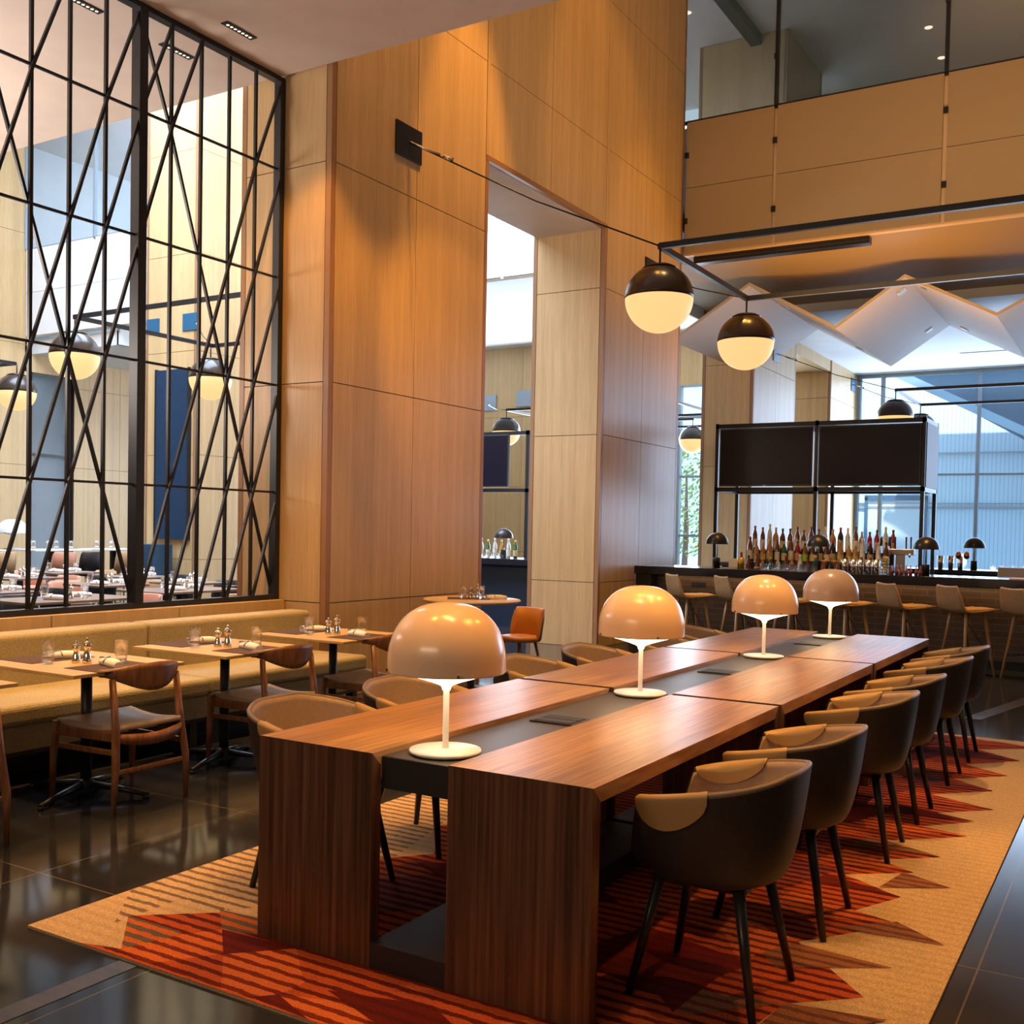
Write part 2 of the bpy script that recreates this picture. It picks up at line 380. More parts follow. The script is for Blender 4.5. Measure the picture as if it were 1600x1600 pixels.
# floor
w = MB(); w.box(-24, 5, -5, 28, -.2, 0); struct('floor', w, M['floor'])
w = MB(); w.box(-3.02, -2.93, -5, 2.42, 0, .002)
w.prism([(-1.30, 9.62), (-1.16, 9.60), (.4, 17.2), (.26, 17.3)], 0, .002); struct('trim_2', w, M['strip'])
# soffit over the near part
w = MB(); w.box(-24, 5, -5, 6.94, 5.45, 5.9); struct('ceiling', w, M['soffit'])
w = MB(); w.box(-7.16, 5, 15.06, 19.0, 5.66, 5.9); struct('ceiling_bar', w, M['fascia'])
w = MB(); w.box(-7.3, 5, 19.0, 27.4, 5.5, 5.9); w.box(-19, -7.3, 15.06, 27.4, 6.9, 7.2); w.box(-24, -19, 15.06, 27.4, 5.3, 5.6); w.box(-19.05, -18.95, 15.06, 27.4, 5.3, 7.2); w.box(-7.35, -7.3, 15.06, 27.4, 5.5, 7.2); struct('ceiling_far', w, M['white'])
w = MB(); w.box(-24, 5, -5, 27.6, 12, 12.3); struct('ceiling_high', w, M['white'])
w = MB(); w.box(4.9, 5.2, -5, 27.4, 0, 12); struct('wall_right', w, M['fascia'])
w = MB(); w.box(-24, 5, -5.3, -5, 0, 12); struct('wall_back', w, M['fascia'])
w = MB(); w.box(-24.3, -24, -5, 27.4, 0, 12); struct('wall_outer', w, M['white'])
# balcony fascia
YB = 14.9
mulls = [2.07, -.2, -2.46, -4.73, -6.24]
w = MB()
def fascia(w, xs, mi):
    w.box(xs[-1], xs[0], YB+.05, YB+.16, 5.66, 7.62, 1)
    for b, a in zip(xs[:-1], xs[1:]):
        for c, d in ((5.68, 6.645), (6.655, 7.62)): w.box(a+.028, b-.028, YB, YB+.05, c, d, mi)
fascia(w, [4.9]+mulls[:-1]+[X1], 0)
struct('wall_balcony', w, [M['fascia'], mat('fascia_gap', (.80, .60, .40), .6)])
w = MB(); fascia(w, [-7.16, -9.3, -11.6, -13.9, -14.9, -17.3, -19.6, -22], 0)
struct('wall_balcony_dining', w, [M['white'], M['white']])
w = MB(); w.box(-22, 4.9, YB+.16, 24, 7.35, 7.6); struct('floor_upper', w, M['white'])
# upper room
w = MB(); w.box(-24, 5, 15.0, 24, 10.75, 11.0); struct('ceiling_upper', w, M['soffit'])
w = MB(); w.box(-6.2, 4.9, 22.5, 22.7, 7.6, 10.75); struct('wall_upper', w, M['fascia'])
w = MB(); column(w, -7.6, -5.9, 19.2, 21.5, 10.74, z0=7.61, zs=[7.61, 9.3, 10.74], ys=[19.26, 21.4]); struct('wall_upper_column', w, VM)
w = MB(); w.box(-6.6, -6.4, 15.1, 19.2, 10.55, 10.74); struct('trim_3', w, M['black'])
w = MB(); w.box(-9.4, -7.65, 21.8, 21.85, 7.62, 10.7); struct('window_6', w, mat('frosted_daylight', (.8, .9, 1), .3, emit=(.62, .88, 1), es=1.1))
ul = Proto(tag(MB().lathe([(0, -.012), (.05, -.012), (.07, 0), (0, 0)], n=20).build('round_downlight', mat('downlight_glow', (1, .9, .8), .4, emit=(1, .85, .65), es=3)), 'x', 'downlight', 'round downlights of the upper room'))
for x, y, nm in ((-3.7, 20.4, 'nearest the centre'), (-3.7, 21.8, 'just below and right of the other'), (-7.3, 17.8, 'at the upper left behind the glass')): ul.put((x, y, 10.745), 0, f'round ceiling downlight in the upper room, {nm}')
# glass balustrade
def glass_run(name, xs, label_n):
    g = MB()
    for b, a in zip(xs[:-1], xs[1:]): g.box(a+.015, b-.015, YB+.02, YB+.035, 7.64, 11.9)
    o = struct(name, g, M['glassdark'] if label_n == 0 else M['glass'])
    f = MB(); f.box(xs[-1], xs[0], YB+.005, YB+.05, 7.6, 7.645)
    for x in xs: f.box(x-.022, x+.022, YB-.03, YB+.05, 7.62, 11.95)
    fo = f.build('window_frame', M['black'] if label_n == 0 else M['mull'], o)
glass_run('window_1', [4.9, 2.07, -.2, -2.46, -4.73, -6.28], 0)
glass_run('window_2', [-7.2, -9.3, -11.6, -13.9, -14.9, -17.3, -19.6, -22], 1)
# clips on the fascia joints
clip = Proto(tag(MB().box(-.03, .03, -.035, .0, -.04, .04).build('fascia_clip', M['black'], bevel=.004), 'clip', 'clip', 'black clips on the balcony panel joints'))
for j, (x, nm) in enumerate([(-2.45, 'right'), (-4.73, 'middle'), (-6.06, 'left')]):
    for z, zn in ((6.16, 'lower'), (7.13, 'upper')):
        clip.put((x, YB, z), 0, f'small square black clip, {zn} one on the {nm} joint of the tan balcony panels')
for x, z, nm in ((-2.46, 8.55, 'right'), (-4.73, 8.3, 'middle'), (-6.2, 8.1, 'left')):
    clip.put((x, YB-.03, z), 0, f'small black clip on the {nm} dark upright of the upper glass')
# linear diffuser under the balcony
t = thing('linear_diffuser', 'long black slot air diffuser along the underside of the balcony', 'vent', (-4.7, 15.1, 5.56))
MB().box(-1.28, 1.28, -.06, .10, .0, .10).build('frame', M['black'], t, bevel=.004)
for yy in (-.064, -.064):
    pass
MB().box(-1.26, 1.26, -.066, -.058, .035, .05).box(-.006, .006, -.066, -.058, 0, .1, 0).build('slot_blade', M['bronze'], t)
MB().box(-1.2, 1.2, .0, .06, .1, .11).build('bracket', M['black'], t)
# far window wall
w = MB()
gx = [-6.26, -5.7, -3.5, -1.3, .9, 3.1, 4.9]
for a, b in zip(gx[:-1], gx[1:]): w.box(a, b, 27.03, 27.05, .1, 5.5)
o = struct('window_3', w, M['glass'])
f = MB()
for x in gx: f.box(x-.035, x+.035, 26.93, 27.10, 0, 5.5)
f.box(-6.3, 4.9, 26.97, 27.08, 3.0, 3.05); f.box(-6.3, 4.9, 26.95, 27.1, 0, .12); f.box(-6.3, 4.9, 26.95, 27.1, 5.42, 5.5)
f.build('window_frame', M['mull'], o)
w = MB(); w.box(-11.05, -7.3, 27.03, 27.05, .1, 5.5); o = struct('window_4', w, M['glass'])
f = MB()
for x in (-11.0, -9.1, -7.3): f.box(x-.035, x+.035, 26.93, 27.10, 0, 5.5)
for z in (0, 1.4, 3.0, 4.6, 5.45): f.box(-11.05, -7.3, 26.97, 27.08, z, z+.06)
f.build('window_frame', M['mull'], o)
w = MB(); w.box(-22.16, -22.14, 15.1, 16.2, .1, 4.9); o = struct('window_5', w, M['glass'])
f = MB(); f.box(-22.2, -22.08, 15.08, 15.14, 0, 4.9); f.box(-22.2, -22.08, 16.14, 16.2, 0, 4.9); f.box(-22.2, -22.1, 15.1, 16.2, 3.0, 3.06); f.build('window_frame', M['black'], o)
# folded canopy over the bar
w = MB()
zr, zv = 5.52, 4.72; yf, yb = 16.5, 20.6
xs = [1.8, .6, -.65, -1.95, -3.22, -4.22, -5.6, -6.9]
up = [1, 0, 1, 0, 1, 0, 1, 0]
rows = [[(x, y, (zr-(.12 if i < 5 else 0) if u else zv)) for i, (x, u) in enumerate(zip(xs, up))] for y in (yf, yb)]
w.grid(rows, smooth=False)
o = w.build('ceiling_canopy', mat('canopy_paint', (.56, .52, .50), .7), solid=.05); o['kind'] = 'structure'
def canopy_pt(i, u, v):
    za, zb_ = rows[0][i][2], rows[0][i+1][2]
    return Vector((xs[i]+(xs[i+1]-xs[i])*u, yf+(yb-yf)*v, za+(zb_-za)*u)), math.atan2(zb_-za, xs[i+1]-xs[i])
for i, u, v, nm in ((4, .15, .12, 'near the top front of the large tan facet'), (4, .25, .85, 'at the lower back of the large tan facet'), (3, .8, .05, 'front of the pale facet right of the large one'), (3, .72, .85, 'back of the pale facet right of the large one'),
                    (5, .8, .25, 'on the narrow pale facet above the second globe'), (5, .2, .7, 'on the narrow pale facet above the left television')):
    p, an = canopy_pt(i, u, v); t = thing('canopy_spotlight', f'small square black recessed spotlight, {nm}', 'spotlight', p, 0, 'recessed spotlights of the folded canopy')
    t.rotation_euler = (0, -an if abs(an) < PI/2 else PI-an, 0)
    MB().box(-.07, .07, -.09, .09, -.036, -.024).build('trim', M['white'], t); MB().box(-.05, .05, -.07, .07, -.040, -.034).build('lens', M['black'], t)
# far ceiling slot
w = MB(); w.box(-3.6, -1.4, 24.5, 24.55, 5.485, 5.5); struct('trim_4', w, M['mull'])

# ------------------------------------------------------------------ outside
ribbed = mat('ribbed_cladding', (.62, .74, .84), .5)
def _rib(m):
    tc = N(m, 'ShaderNodeTexCoord'); sp = N(m, 'ShaderNodeSeparateXYZ'); lk(m, tc.outputs['Object'], sp.inputs[0])
    d = N(m, 'ShaderNodeMath', operation='MULTIPLY'); d.inputs[1].default_value = 9; lk(m, sp.outputs[0], d.inputs[0])
    fr = N(m, 'ShaderNodeMath', operation='FRACT'); lk(m, d.outputs[0], fr.inputs[0]); g = N(m, 'ShaderNodeMath', operation='GREATER_THAN'); g.inputs[1].default_value = .8; lk(m, fr.outputs[0], g.inputs[0])
    nz = N(m, 'ShaderNodeTexNoise'); nz.inputs['Scale'].default_value = .7; cr = N(m, 'ShaderNodeValToRGB'); cr.color_ramp.elements[0].position = .35; cr.color_ramp.elements[1].position = .7
    cr.color_ramp.elements[0].color = (.40, .66, .86, 1); cr.color_ramp.elements[1].color = (.92, .97, 1, 1); lk(m, nz.outputs[0], cr.inputs[0])
    mx = N(m, 'ShaderNodeMix', data_type='RGBA', blend_type='MULTIPLY'); mx.inputs[7].default_value = (.62, .74, .84, 1); lk(m, g.outputs[0], mx.inputs[0]); lk(m, cr.outputs[0], mx.inputs[6])
    lk(m, mx.outputs[2], B(m).inputs['Base Color'])
_rib(ribbed)
t = thing('building', 'blue-white ribbed building outside the far windows behind the bar', 'building', (-2, 33, 0))
MB().box(-10, 16, 0, 4, -.1, 9).build('wall', ribbed, t)
MB().box(-10, 16, -.05, 0, 3.95, 4.0).box(-10, 16, -.05, 0, 2.35, 2.42).box(-10, 16, -.05, 0, 2.5, 2.53).build('ledge', M['mull'], t)
d = MB(); d.box(-5.4, -5.3, -.08, 0, 0, 2.7); d.box(-3.7, -3.6, -.08, 0, 0, 2.7); d.box(-5.4, -3.6, -.08, 0, 2.6, 2.75); dd = d.build('door_frame', mat('door_blue', (.03, .11, .22), .5), t)
MB().box(-5.3, -3.7, -.04, 0, 0, 2.6).build('door_panel', mat('door_pale', (.55, .68, .78), .5), t)
t = thing('ramp_canopy', 'dark blue sloping canopy outside, crossing the upper right far windows', 'canopy', (0, 31, 0))
cb = mat('canopy_blue', (.010, .055, .12), .6)
m_ = MB(); prof = [(-6.15, 6.15), (-5.2, 6.15), (8, 6.15), (8, -1.0), (-2.2, 3.75)]
n_ = len(prof); vs = [(x, 0, z) for x, z in prof]+[(x, 1.2, z) for x, z in prof]
m_._add(vs, [tuple(range(n_)), tuple(range(n_, 2*n_))[::-1]]+[(i, (i+1) % n_, n_+(i+1) % n_, n_+i) for i in range(n_)]); m_.build('canopy_body', cb, t)
e = MB(); e.bar((-6.4, -.05, 6.2), (8, -.05, -1.35), .1, .22); e.build('edge_beam', mat('canopy_edge', (.25, .42, .58), .5), t)
for zz in (4.9, 4.2):
    pass
tb = thing('building', 'pale office block with square white windows beyond the trees', 'building', (-14, 40, 0))
MB().box(-6, 3.4, 0, 4, -.1, 14).build('wall', mat('block_blue', (.32, .48, .62), .6), tb)
for i in range(5):
    for j in range(4):
        MB().box(-.9+i*.85, -.35+i*.85, -.06, 0, 3.6+j*1.25, 4.3+j*1.25).build('window', mat('block_window', (.85, .88, .9), .3) if i+j == 0 else bpy.data.materials['block_window'], tb)
leafm = noise_mat('foliage', (.16, .30, .05), (.50, .60, .14), (1, 1, 1), 3, .6)
def tree(loc, label, h=4.6, r=1.5, n=1500):
    t = thing('tree', label, 'tree', loc)
    MB().tube([(0, 0, 0), (.05, 0, 1.4), (0, .05, h*.75)], [.11, .09, .03], 8).build('trunk', M['chairwood'], t)
    b = MB()
    for i in range(n):
        a = random.uniform(0, 2*PI); rr = r*random.random()**.5; zz = random.uniform(.8, h)
        rr *= math.sin(PI*(.12+.86*(zz-.8)/(h-.8)))**.5
        p = Vector((rr*math.cos(a), rr*math.sin(a), zz)); s = random.uniform(.05, .10)
        q = Vector((random.gauss(0, 1), random.gauss(0, 1), random.gauss(0, 1))).normalized(); k = q.orthogonal().normalized(); l = q.cross(k)
        b._add([p-k*s, p-l*s*.5, p+k*s, p+l*s*.5], [(0, 1, 2, 3)])
    b.build('foliage', leafm, t)
tree((-12.4, 31, 0), 'green leafy tree seen in the narrow window beside the far wood column')
tree((-14.6, 34.5, 0), 'taller yellow-green tree behind, seen in the narrow far window', 5.4, 1.8)
w = MB(); w.box(-45, 25, 27.6, 60, -.25, -.05); w.box(-45, -24.3, -5, 27.6, -.25, -.05); struct('floor_outside', w, mat('pavement', (.55, .58, .6), .8))
tc_ = thing('building', 'blue glassy building outside the tall window of the dining room', 'building', (-34, 22, 0))
MB().box(-3, 0, -12, 12, -.1, 12).build('wall', mat('dining_outlook', (.55, .80, .92), .5), tc_)
for i in range(6):
    MB().box(0, .05, -10+i*3.4, -7.6+i*3.4, .5, 3).box(0, .05, -10+i*3.4, -7.6+i*3.4, 3.8, 6.3).build('window', bpy.data.materials['block_window'], tc_)

# ------------------------------------------------------------------ rug
w = MB(); ZR = .010
xl, xr, y0, y1 = -3.55, -.54, 2.43, 8.72
w.box(xl, xr, y0, y1, 0, ZR-.0015, 0)
def facet(pts, mi, dz=0):
    from mathutils.geometry import tessellate_polygon
    v3 = [Vector((x, y, 0)) for x, y in pts]
    facet.n += 1; dz = .00011*facet.n
    for tr in tessellate_polygon([v3]):
        a, b, c = (v3[i] for i in tr)
        if (b-a).cross(c-a).z < 0: tr = tr[::-1]
        w._add([(v3[i].x, v3[i].y, ZR+dz) for i in tr], [(0, 1, 2)], mi)
facet.n = 0
facet([(xl, y0), (xr, y0), (xr, y1), (xl, y1)], 0)
# left tan margin striped bits
facet([(-3.55, 2.9), (-3.3, 2.62), (-3.30, 2.90), (-3.06, 2.94), (-3.3, 3.36), (-3.55, 3.38)], 1, .0004)
facet([(-3.55, 3.38), (-3.25, 3.2), (-3.05, 2.95), (-2.8, 3.3), (-3.0, 4.2), (-3.2, 5.0), (-3.55, 5.2)], 1, .0004)
for k in range(3):
    y = 5.2+k*1.1; facet([(-3.5, y), (-3.1, y-.3), (-3.0, y+.5), (-3.45, y+.8)], 1, .0004)
# red field with saw-tooth sides
right = [(-.95, 2.43), (-1.02, 3.0), (-.96, 3.36), (-.753, 3.55), (-1.07, 3.9), (-.787, 4.30), (-1.0, 4.3), (-.845, 4.63), (-1.12, 4.80), (-.86, 5.0), (-1.05, 5.1), (-.795, 5.32),
         (-1.08, 5.45), (-.736, 5.77), (-1.0, 5.8), (-.747, 6.09), (-1.0, 6.12), (-.69, 6.42), (-1.05, 6.6), (-.75, 6.9), (-1.0, 7.1), (-.72, 7.4), (-1.0, 7.6), (-.7, 7.95), (-1.0, 8.2), (-.62, 8.5), (-.9, 8.6)]
left = [(-3.25, 2.43), (-3.08, 2.475), (-3.32, 2.70), (-3.03, 2.94), (-2.85, 2.95), (-2.9, 3.3), (-3.0, 3.75), (-2.8, 4.0), (-3.05, 4.4), (-2.8, 4.7), (-3.1, 5.2), (-2.85, 5.5), (-3.1, 6.0), (-2.85, 6.5), (-3.1, 7.0), (-2.9, 7.5), (-3.1, 8.0), (-2.8, 8.6)]
facet(left+right[::-1], 2, .0008)
facet([(-3.08, 2.475), (-2.98, 2.62), (-3.03, 2.70), (-3.32, 2.70)], 6, .0012)
facet([(-3.08, 2.475), (-3.0, 2.69), (-2.92, 2.8), (-2.75, 2.64), (-2.9, 2.435)], 3, .0012)
facet([(-3.08, 2.94), (-2.92, 2.80), (-2.5, 2.9), (-2.5, 3.0)], 6, .0012)
facet([(-2.92, 2.80), (-2.745, 2.64), (-2.568, 2.822)], 4, .0016)
facet([(-2.9, 2.44), (-2.75, 2.64), (-2.55, 2.44)], 2, .0016)
facet([(-2.745, 2.64), (-2.54, 2.435), (-2.36, 2.46), (-2.35, 2.62), (-2.568, 2.82)], 3, .0016)
facet([(-2.42, 2.448), (-2.36, 2.51), (-2.16, 2.432)], 4, .002)
facet([(-2.36, 2.51), (-2.17, 2.435), (-1.9, 2.435), (-2.1, 2.6)], 3, .002)
facet([(-2.25, 2.62), (-1.9, 2.5), (-1.6, 2.55), (-1.9, 2.72)], 4, .002)
facet([(-1.9, 2.435), (-1.5, 2.435), (-1.2, 2.7), (-1.6, 2.8)], 3, .002)
facet([(-2.95, 3.4), (-2.6, 3.2), (-2.3, 3.5), (-2.6, 3.8)], 5, .0014)
facet([(-2.8, 3.85), (-2.3, 3.6), (-1.8, 3.9), (-2.2, 4.2)], 4, .0014)
facet([(-2.3, 3.1), (-1.9, 2.9), (-1.5, 3.3), (-2.0, 3.5)], 5, .0014)
facet([(-2.9, 4.4), (-2.4, 4.2), (-2.0, 4.7), (-2.6, 4.9)], 5, .0014)
# teeth and facets down the right side
teeth = [((-1.42, 3.25), (-1.2, 3.1), (-.96, 3.36), 7), ((-1.40, 3.26), (-1.20, 3.58), (-1.24, 3.1), 4), ((-1.3, 3.9), (-.723, 3.85), (-1.07, 3.62), 7),
         ((-1.43, 4.0), (-1.07, 3.92), (-1.2, 3.6), 3), ((-1.0, 4.12), (-.60, 4.17), (-.80, 4.32), 7), ((-1.3, 4.1), (-.8, 4.30), (-1.25, 4.45), 3),
         ((-1.2, 4.6), (-.845, 4.63), (-1.3, 4.8), 4), ((-.95, 4.7), (-.683, 4.87), (-.9, 4.98), 7), ((-1.3, 4.9), (-.861, 5.0), (-1.2, 5.2), 3), ((-1.25, 5.25), (-.795, 5.32), (-1.2, 5.5), 7),
         ((-1.2, 5.6), (-.736, 5.77), (-1.3, 5.9), 3), ((-1.2, 6.0), (-.747, 6.09), (-1.2, 6.25), 4), ((-1.25, 6.3), (-.69, 6.42), (-1.3, 6.6), 2), ((-1.2, 6.7), (-.75, 6.9), (-1.25, 7.1), 5),
         ((-1.2, 7.2), (-.72, 7.4), (-1.25, 7.6), 3), ((-1.2, 7.8), (-.7, 7.95), (-1.25, 8.2), 5), ((-1.2, 8.3), (-.6, 8.5), (-1.3, 8.65), 2), ((-1.35, 2.8), (-1.0, 2.6), (-1.02, 3.0), 4), ((-1.0, 3.0), (-.65, 3.42), (-.96, 3.36), 7)]
for a, b, c, mi in teeth: facet([a, b, c], mi, .0014)
for k in range(9):
    y = 3.3+k*.62; facet([(-1.75, y), (-1.3, y-.12), (-1.15, y+.3), (-1.6, y+.42)], (4, 3, 5, 2, 4, 5, 3, 4, 5)[k], .0012)
rug = w.build('rug', RUG, recalc=False); tag(rug, 'large red and tan rug with striped triangular facets under the communal tables', 'rug')

# ------------------------------------------------------------------ communal tables
XL0, XL1, XR0, XR1 = -2.775, -2.25, -1.935, -1.405
def communal(y0, y1, label):
    t = thing('communal_table', label, 'table', (0, 0, ZR), 0, 'modules of the long communal table')
    T = .743
    for a, b, nm in ((XL0, XL1, 'l'), (XR0, XR1, 'r')):
        def ext(prof, name, mats, side):
            n = len(prof); m = MB(); vs = [(a, y, z) for y, z in prof]+[(b, y, z) for y, z in prof]
            m._add(vs, [tuple(range(n)), tuple(range(n, 2*n))[::-1]], side)
            m._add(vs, [(i, (i+1) % n, n+(i+1) % n, n+i) for i in range(n)], 0); m.build(name, mats, t, bevel=.001)
        k = .052
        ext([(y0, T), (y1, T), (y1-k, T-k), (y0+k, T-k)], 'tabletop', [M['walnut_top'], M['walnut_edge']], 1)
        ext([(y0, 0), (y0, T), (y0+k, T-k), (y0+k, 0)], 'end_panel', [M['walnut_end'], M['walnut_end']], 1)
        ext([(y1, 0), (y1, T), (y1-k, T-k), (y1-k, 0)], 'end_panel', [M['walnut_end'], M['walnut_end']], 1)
    MB().box(XL1, XR0, y0+.06, y1-.0, T-.13, T-.018).build('centre_tray', M['bronze'], t, bevel=.002)
    MB().box(XL1, XR0, y0+.055, y0+.061, T-.13, T-.02).build('tray_front', M['bronze_dark'], t)
    MB().box(XL1, XR0, y0, y1, 0, .09).build('plinth', M['bronze_dark'], t, bevel=.002)
    c = (XL1+XR0)/2+.02; yc = y0+1.02
    s = MB(); s.box(c-.10, c+.10, yc-.085, yc+.085, T-.017, T-.012); so = s.build('power_socket', M['black'], t, bevel=.002)
    MB().box(c-.085, c+.085, yc-.07, yc-.004, T-.012, T-.010).box(c-.085, c+.085, yc+.004, yc+.07, T-.012, T-.010).build('socket_flap', M['bronze_dark'], so)
communal(2.835, 4.69, 'nearest walnut module of the long communal table, with two waterfall ends facing the viewer')
communal(4.735, 6.60, 'middle walnut module of the long communal table, between two gaps')
communal(6.64, 8.52, 'farthest walnut module of the long communal table, nearest the bar')

# table lamps
def lamp():
    t = thing('table_lamp', 'x', 'lamp', (0, 0, 0), 0, 'peach dome lamps on the communal table')
    MB().lathe([(0, 0), (.115, 0), (.128, .006), (.126, .014), (.02, .018), (0, .018)], n=48).build('base', M['lampwhite'], t)
    MB().lathe([(.013, .015), (.011, .03), (.011, .226)], n=24).build('stem', M['lampwhite'], t)
    pr = [(.2085, .292)]
    for i in range(25):
        a = i/24*PI/2; pr.append((.208*math.cos(a)**.80 if i < 24 else 0, .325+.205*math.sin(a)**.98))
    inner = [(max(0, r-.004), z-.004) for r, z in pr[::-1]]
    MB().lathe(pr+inner, n=64).build('lamp_shade', M['peach'], t)
    MB().lathe([(.0135, .222), (.018, .236), (.03, .243), (.06, .254), (.12, .272), (.203, .293), (.203, .299), (.03, .299), (0, .299)], n=48).build('diffuser', M['lampglow'], t)
    b = MB()
    for k in range(4):
        a = k*PI/2+.5; b.bar((.208*math.cos(a), .208*math.sin(a), .292), (.208*math.cos(a), .208*math.sin(a), .302), .02, .008)
    b.build('shade_clip', M['silver'], t)
    return t
LP = Proto(lamp())
for (x, y), nm in zip(((-2.095, 3.05), (-2.09, 4.70), (-2.09, 6.62), (-2.085, 8.24)), ('largest peach dome lamp, nearest the viewer on the communal table', 'peach dome lamp second from the viewer, at the first gap of the communal table',
      'peach dome lamp third from the viewer, at the second gap of the communal table', 'peach dome lamp farthest from the viewer, in front of the bar')):
    LP.put((x, y, ZR+.727), .3, nm)

# tub chairs
def tub():
    t = thing('tub_chair', 'x', 'chair', (0, 0, 0), 0, 'tub chairs along the communal table')
    NT = 72; BZ = .42
    def sup(th, a, b, n=2.5):
        c, s = math.cos(th), math.sin(th); r = (abs(c/a)**n+abs(s/b)**n)**(-1/n); return r*c, r*s
    def rimz(th):
        d = abs(math.degrees(math.atan2(math.sin(th), math.cos(th))))
        if d < 128: return .765-.105*max(0, (d-25)/103)**1.1
        k = min(1, (d-128)/16); k = k*k*(3-2*k); return .66*(1-k)+.46*k
    def surf(th, t_, off):
        rx, ry = sup(th, .275-off, .305-off); bx, by = sup(th, .185, .205, 2.2)
        zr_ = rimz(th); k = t_**.40
        sh = .018
        x = bx+(rx-bx)*k+sh; y = by+(ry-by)*k
        z = BZ-.02+(zr_-BZ+.02)*t_ + (off*.6 if t_ < .99 else 0)
        return (x, y, z)
    ths = [2*PI*k/NT for k in range(NT)]
    tl = [0, .04, .1, .18, .3, .42, .55, .68, .8, .9, .97, 1.0]
    o = MB(); rows = [[(.0, .0, BZ-.03)]*NT, [(p[0]*.5, p[1]*.5, BZ-.028) for p in [surf(th, 0, 0) for th in ths]]]
    rows += [[surf(th, q, 0) for th in ths] for q in tl]; rows.append([surf(th, 1, .018) for th in ths])
    o.grid(rows, True); o.build('shell', M['shell'], t)
    i = MB(); rows = [[surf(th, q, .018) for th in ths] for q in tl[::-1] if q > .1]; rows = [[(x, y, z+.001) for x, y, z in r] for r in rows]
    i.grid(rows, True); i.build('lining', M['tub_in'], t)
    s = MB(); R = [sup(th, .215, .235) for th in ths]
    rows = [[(0.015, 0, .475)]*NT, [(.015+x*.7, y*.7, .476) for x, y in R], [(.015+x*.93, y*.93, .468) for x, y in R], [(.015+x, y, .452) for x, y in R], [(.015+x*.9, y*.9, .43) for x, y in R]]
    s.grid(rows, True); s.build('seat', M['tub_in'], t)
    rim = MB(); rim.tube([surf(th, 1, .009) for th in [math.radians(a) for a in range(-128, 129, 4)]], .0105, 8); rim.build('piping', mat('piping_brown', (.20, .14, .10), .5) if 'piping_brown' not in bpy.data.materials else bpy.data.materials['piping_brown'], t)
    for sg in (-1, 1):
        p = MB(); rows = []
        A = [math.radians(sg*a) for a in [78+i*1.667 for i in range(31)]]
        for k, th in enumerate(A):
            u = k/30; dep = .018+.072*math.sin(PI*min(1, u*1.02))**.55 if u < 1 else .02
            zr_ = rimz(th); H_ = zr_-BZ
            row = []
            for q in (1, .75, .5, .25, 0):
                tt = 1-dep*q/H_; x, y, z = surf(th, tt, -.009); row.append((x, y, z))
            row += [(surf(th, 1, -.007)[0], surf(th, 1, -.007)[1], zr_+.008), (surf(th, 1, .009)[0], surf(th, 1, .009)[1], zr_+.015), (surf(th, 1, .024)[0], surf(th, 1, .024)[1], zr_+.008)]
            for q in (.1, .5, 1):
                tt = 1-dep*.8*q/H_; row.append(surf(th, tt, .027))
            rows.append(row)
        p.grid(rows); p.build('arm_pad', M['armpad'], t)
    for sx, sy in ((1, 1), (1, -1), (-1, 1), (-1, -1)):
        x1 = .21*sx; x0 = .13*sx
        MB().tube([(x0, .14*sy, .41), (x1, .205*sy, 0)], [.021, .013], 8).build('leg', M['blacksoft'], t)
    MB().box(-.16, .16, -.15, .15, .375, .40).build('under_frame', M['blacksoft'], t, bevel=.01)
    return t
TUB = Proto(tub())
CR = [(3.35, 'nearest'), (4.16, 'second nearest'), (5.27, 'third nearest'), (6.05, 'fourth nearest'), (7.08, 'fifth nearest'), (7.89, 'farthest')]
for y, nm in CR: TUB.put((-1.205, y, ZR), random.uniform(-.03, .03), f'dark tub chair, {nm} on the right side of the communal table')
CL = [(3.40, 'nearest'), (4.15, 'second nearest'), (5.32, 'third nearest'), (6.14, 'fourth nearest'), (7.15, 'fifth nearest'), (7.95, 'farthest')]
for y, nm in CL: TUB.put((-2.95, y, ZR), PI+random.uniform(-.04, .04), f'taupe-lined tub chair, {nm} on the left side of the communal table')

# ------------------------------------------------------------------ metal screen
XSC = -6.665
t = thing('metal_screen', 'tall black metal lattice screen of crossing bars on the low wood wall behind the banquette', 'screen', (XSC, 0, 0))
KY = lambda k: 5.456+.303*k
RZ = [.875, 1.813, 2.76, 3.705, 4.65, 5.445]
f = MB(); f.box(-.04, .04, 1.0, 6.985, .862, .905); f.box(-.04, .04, 1.0, 6.985, 5.405, 5.445); f.box(-.04, .04, 6.93, 6.985, .9, 5.41); f.build('frame', M['black'], t, bevel=.003)
for k in (0, -5, -10): MB().box(-.05, .05, KY(k)-.038, KY(k)+.038, .9, 5.41).build('post', M['black'], t, bevel=.003)
for k in range(-14, 5):
    if k in (0, -5, -10): continue
    MB().box(-.012, .012, KY(k)-.012, KY(k)+.012, .9, 5.41).build('vertical_bar', M['black'], t)
for z in RZ[1:5]: MB().box(-.009, .009, 1.0, 6.94, z-.009, z+.009).build('horizontal_bar', M['black'], t)
def diag(k0, r0, k1, r1, x, frac=1):
    a = Vector((x, KY(k0), RZ[r0] if r0 >= 0 else 0)); b = Vector((x, KY(k1), RZ[r1]))
    MB().bar(a, b, .022, .022).build('diagonal_bar', M['black'], t)
def bay(o, strokes):
    for (k, r) in strokes: diag(o+k, r, o+k+1, r+1, .024)
    for q in range(5): diag(o+q, 5-q, o+q+1, 4-q, -.024)
bay(0, [(0, 0), (1, 0), (2, 0), (3, 0), (4, 0), (1, 1), (2, 1), (3, 1), (4, 1), (2, 2), (3, 2), (4, 2), (3, 3), (4, 3), (0, 3), (1, 4), (0, 4), (4, 4)])
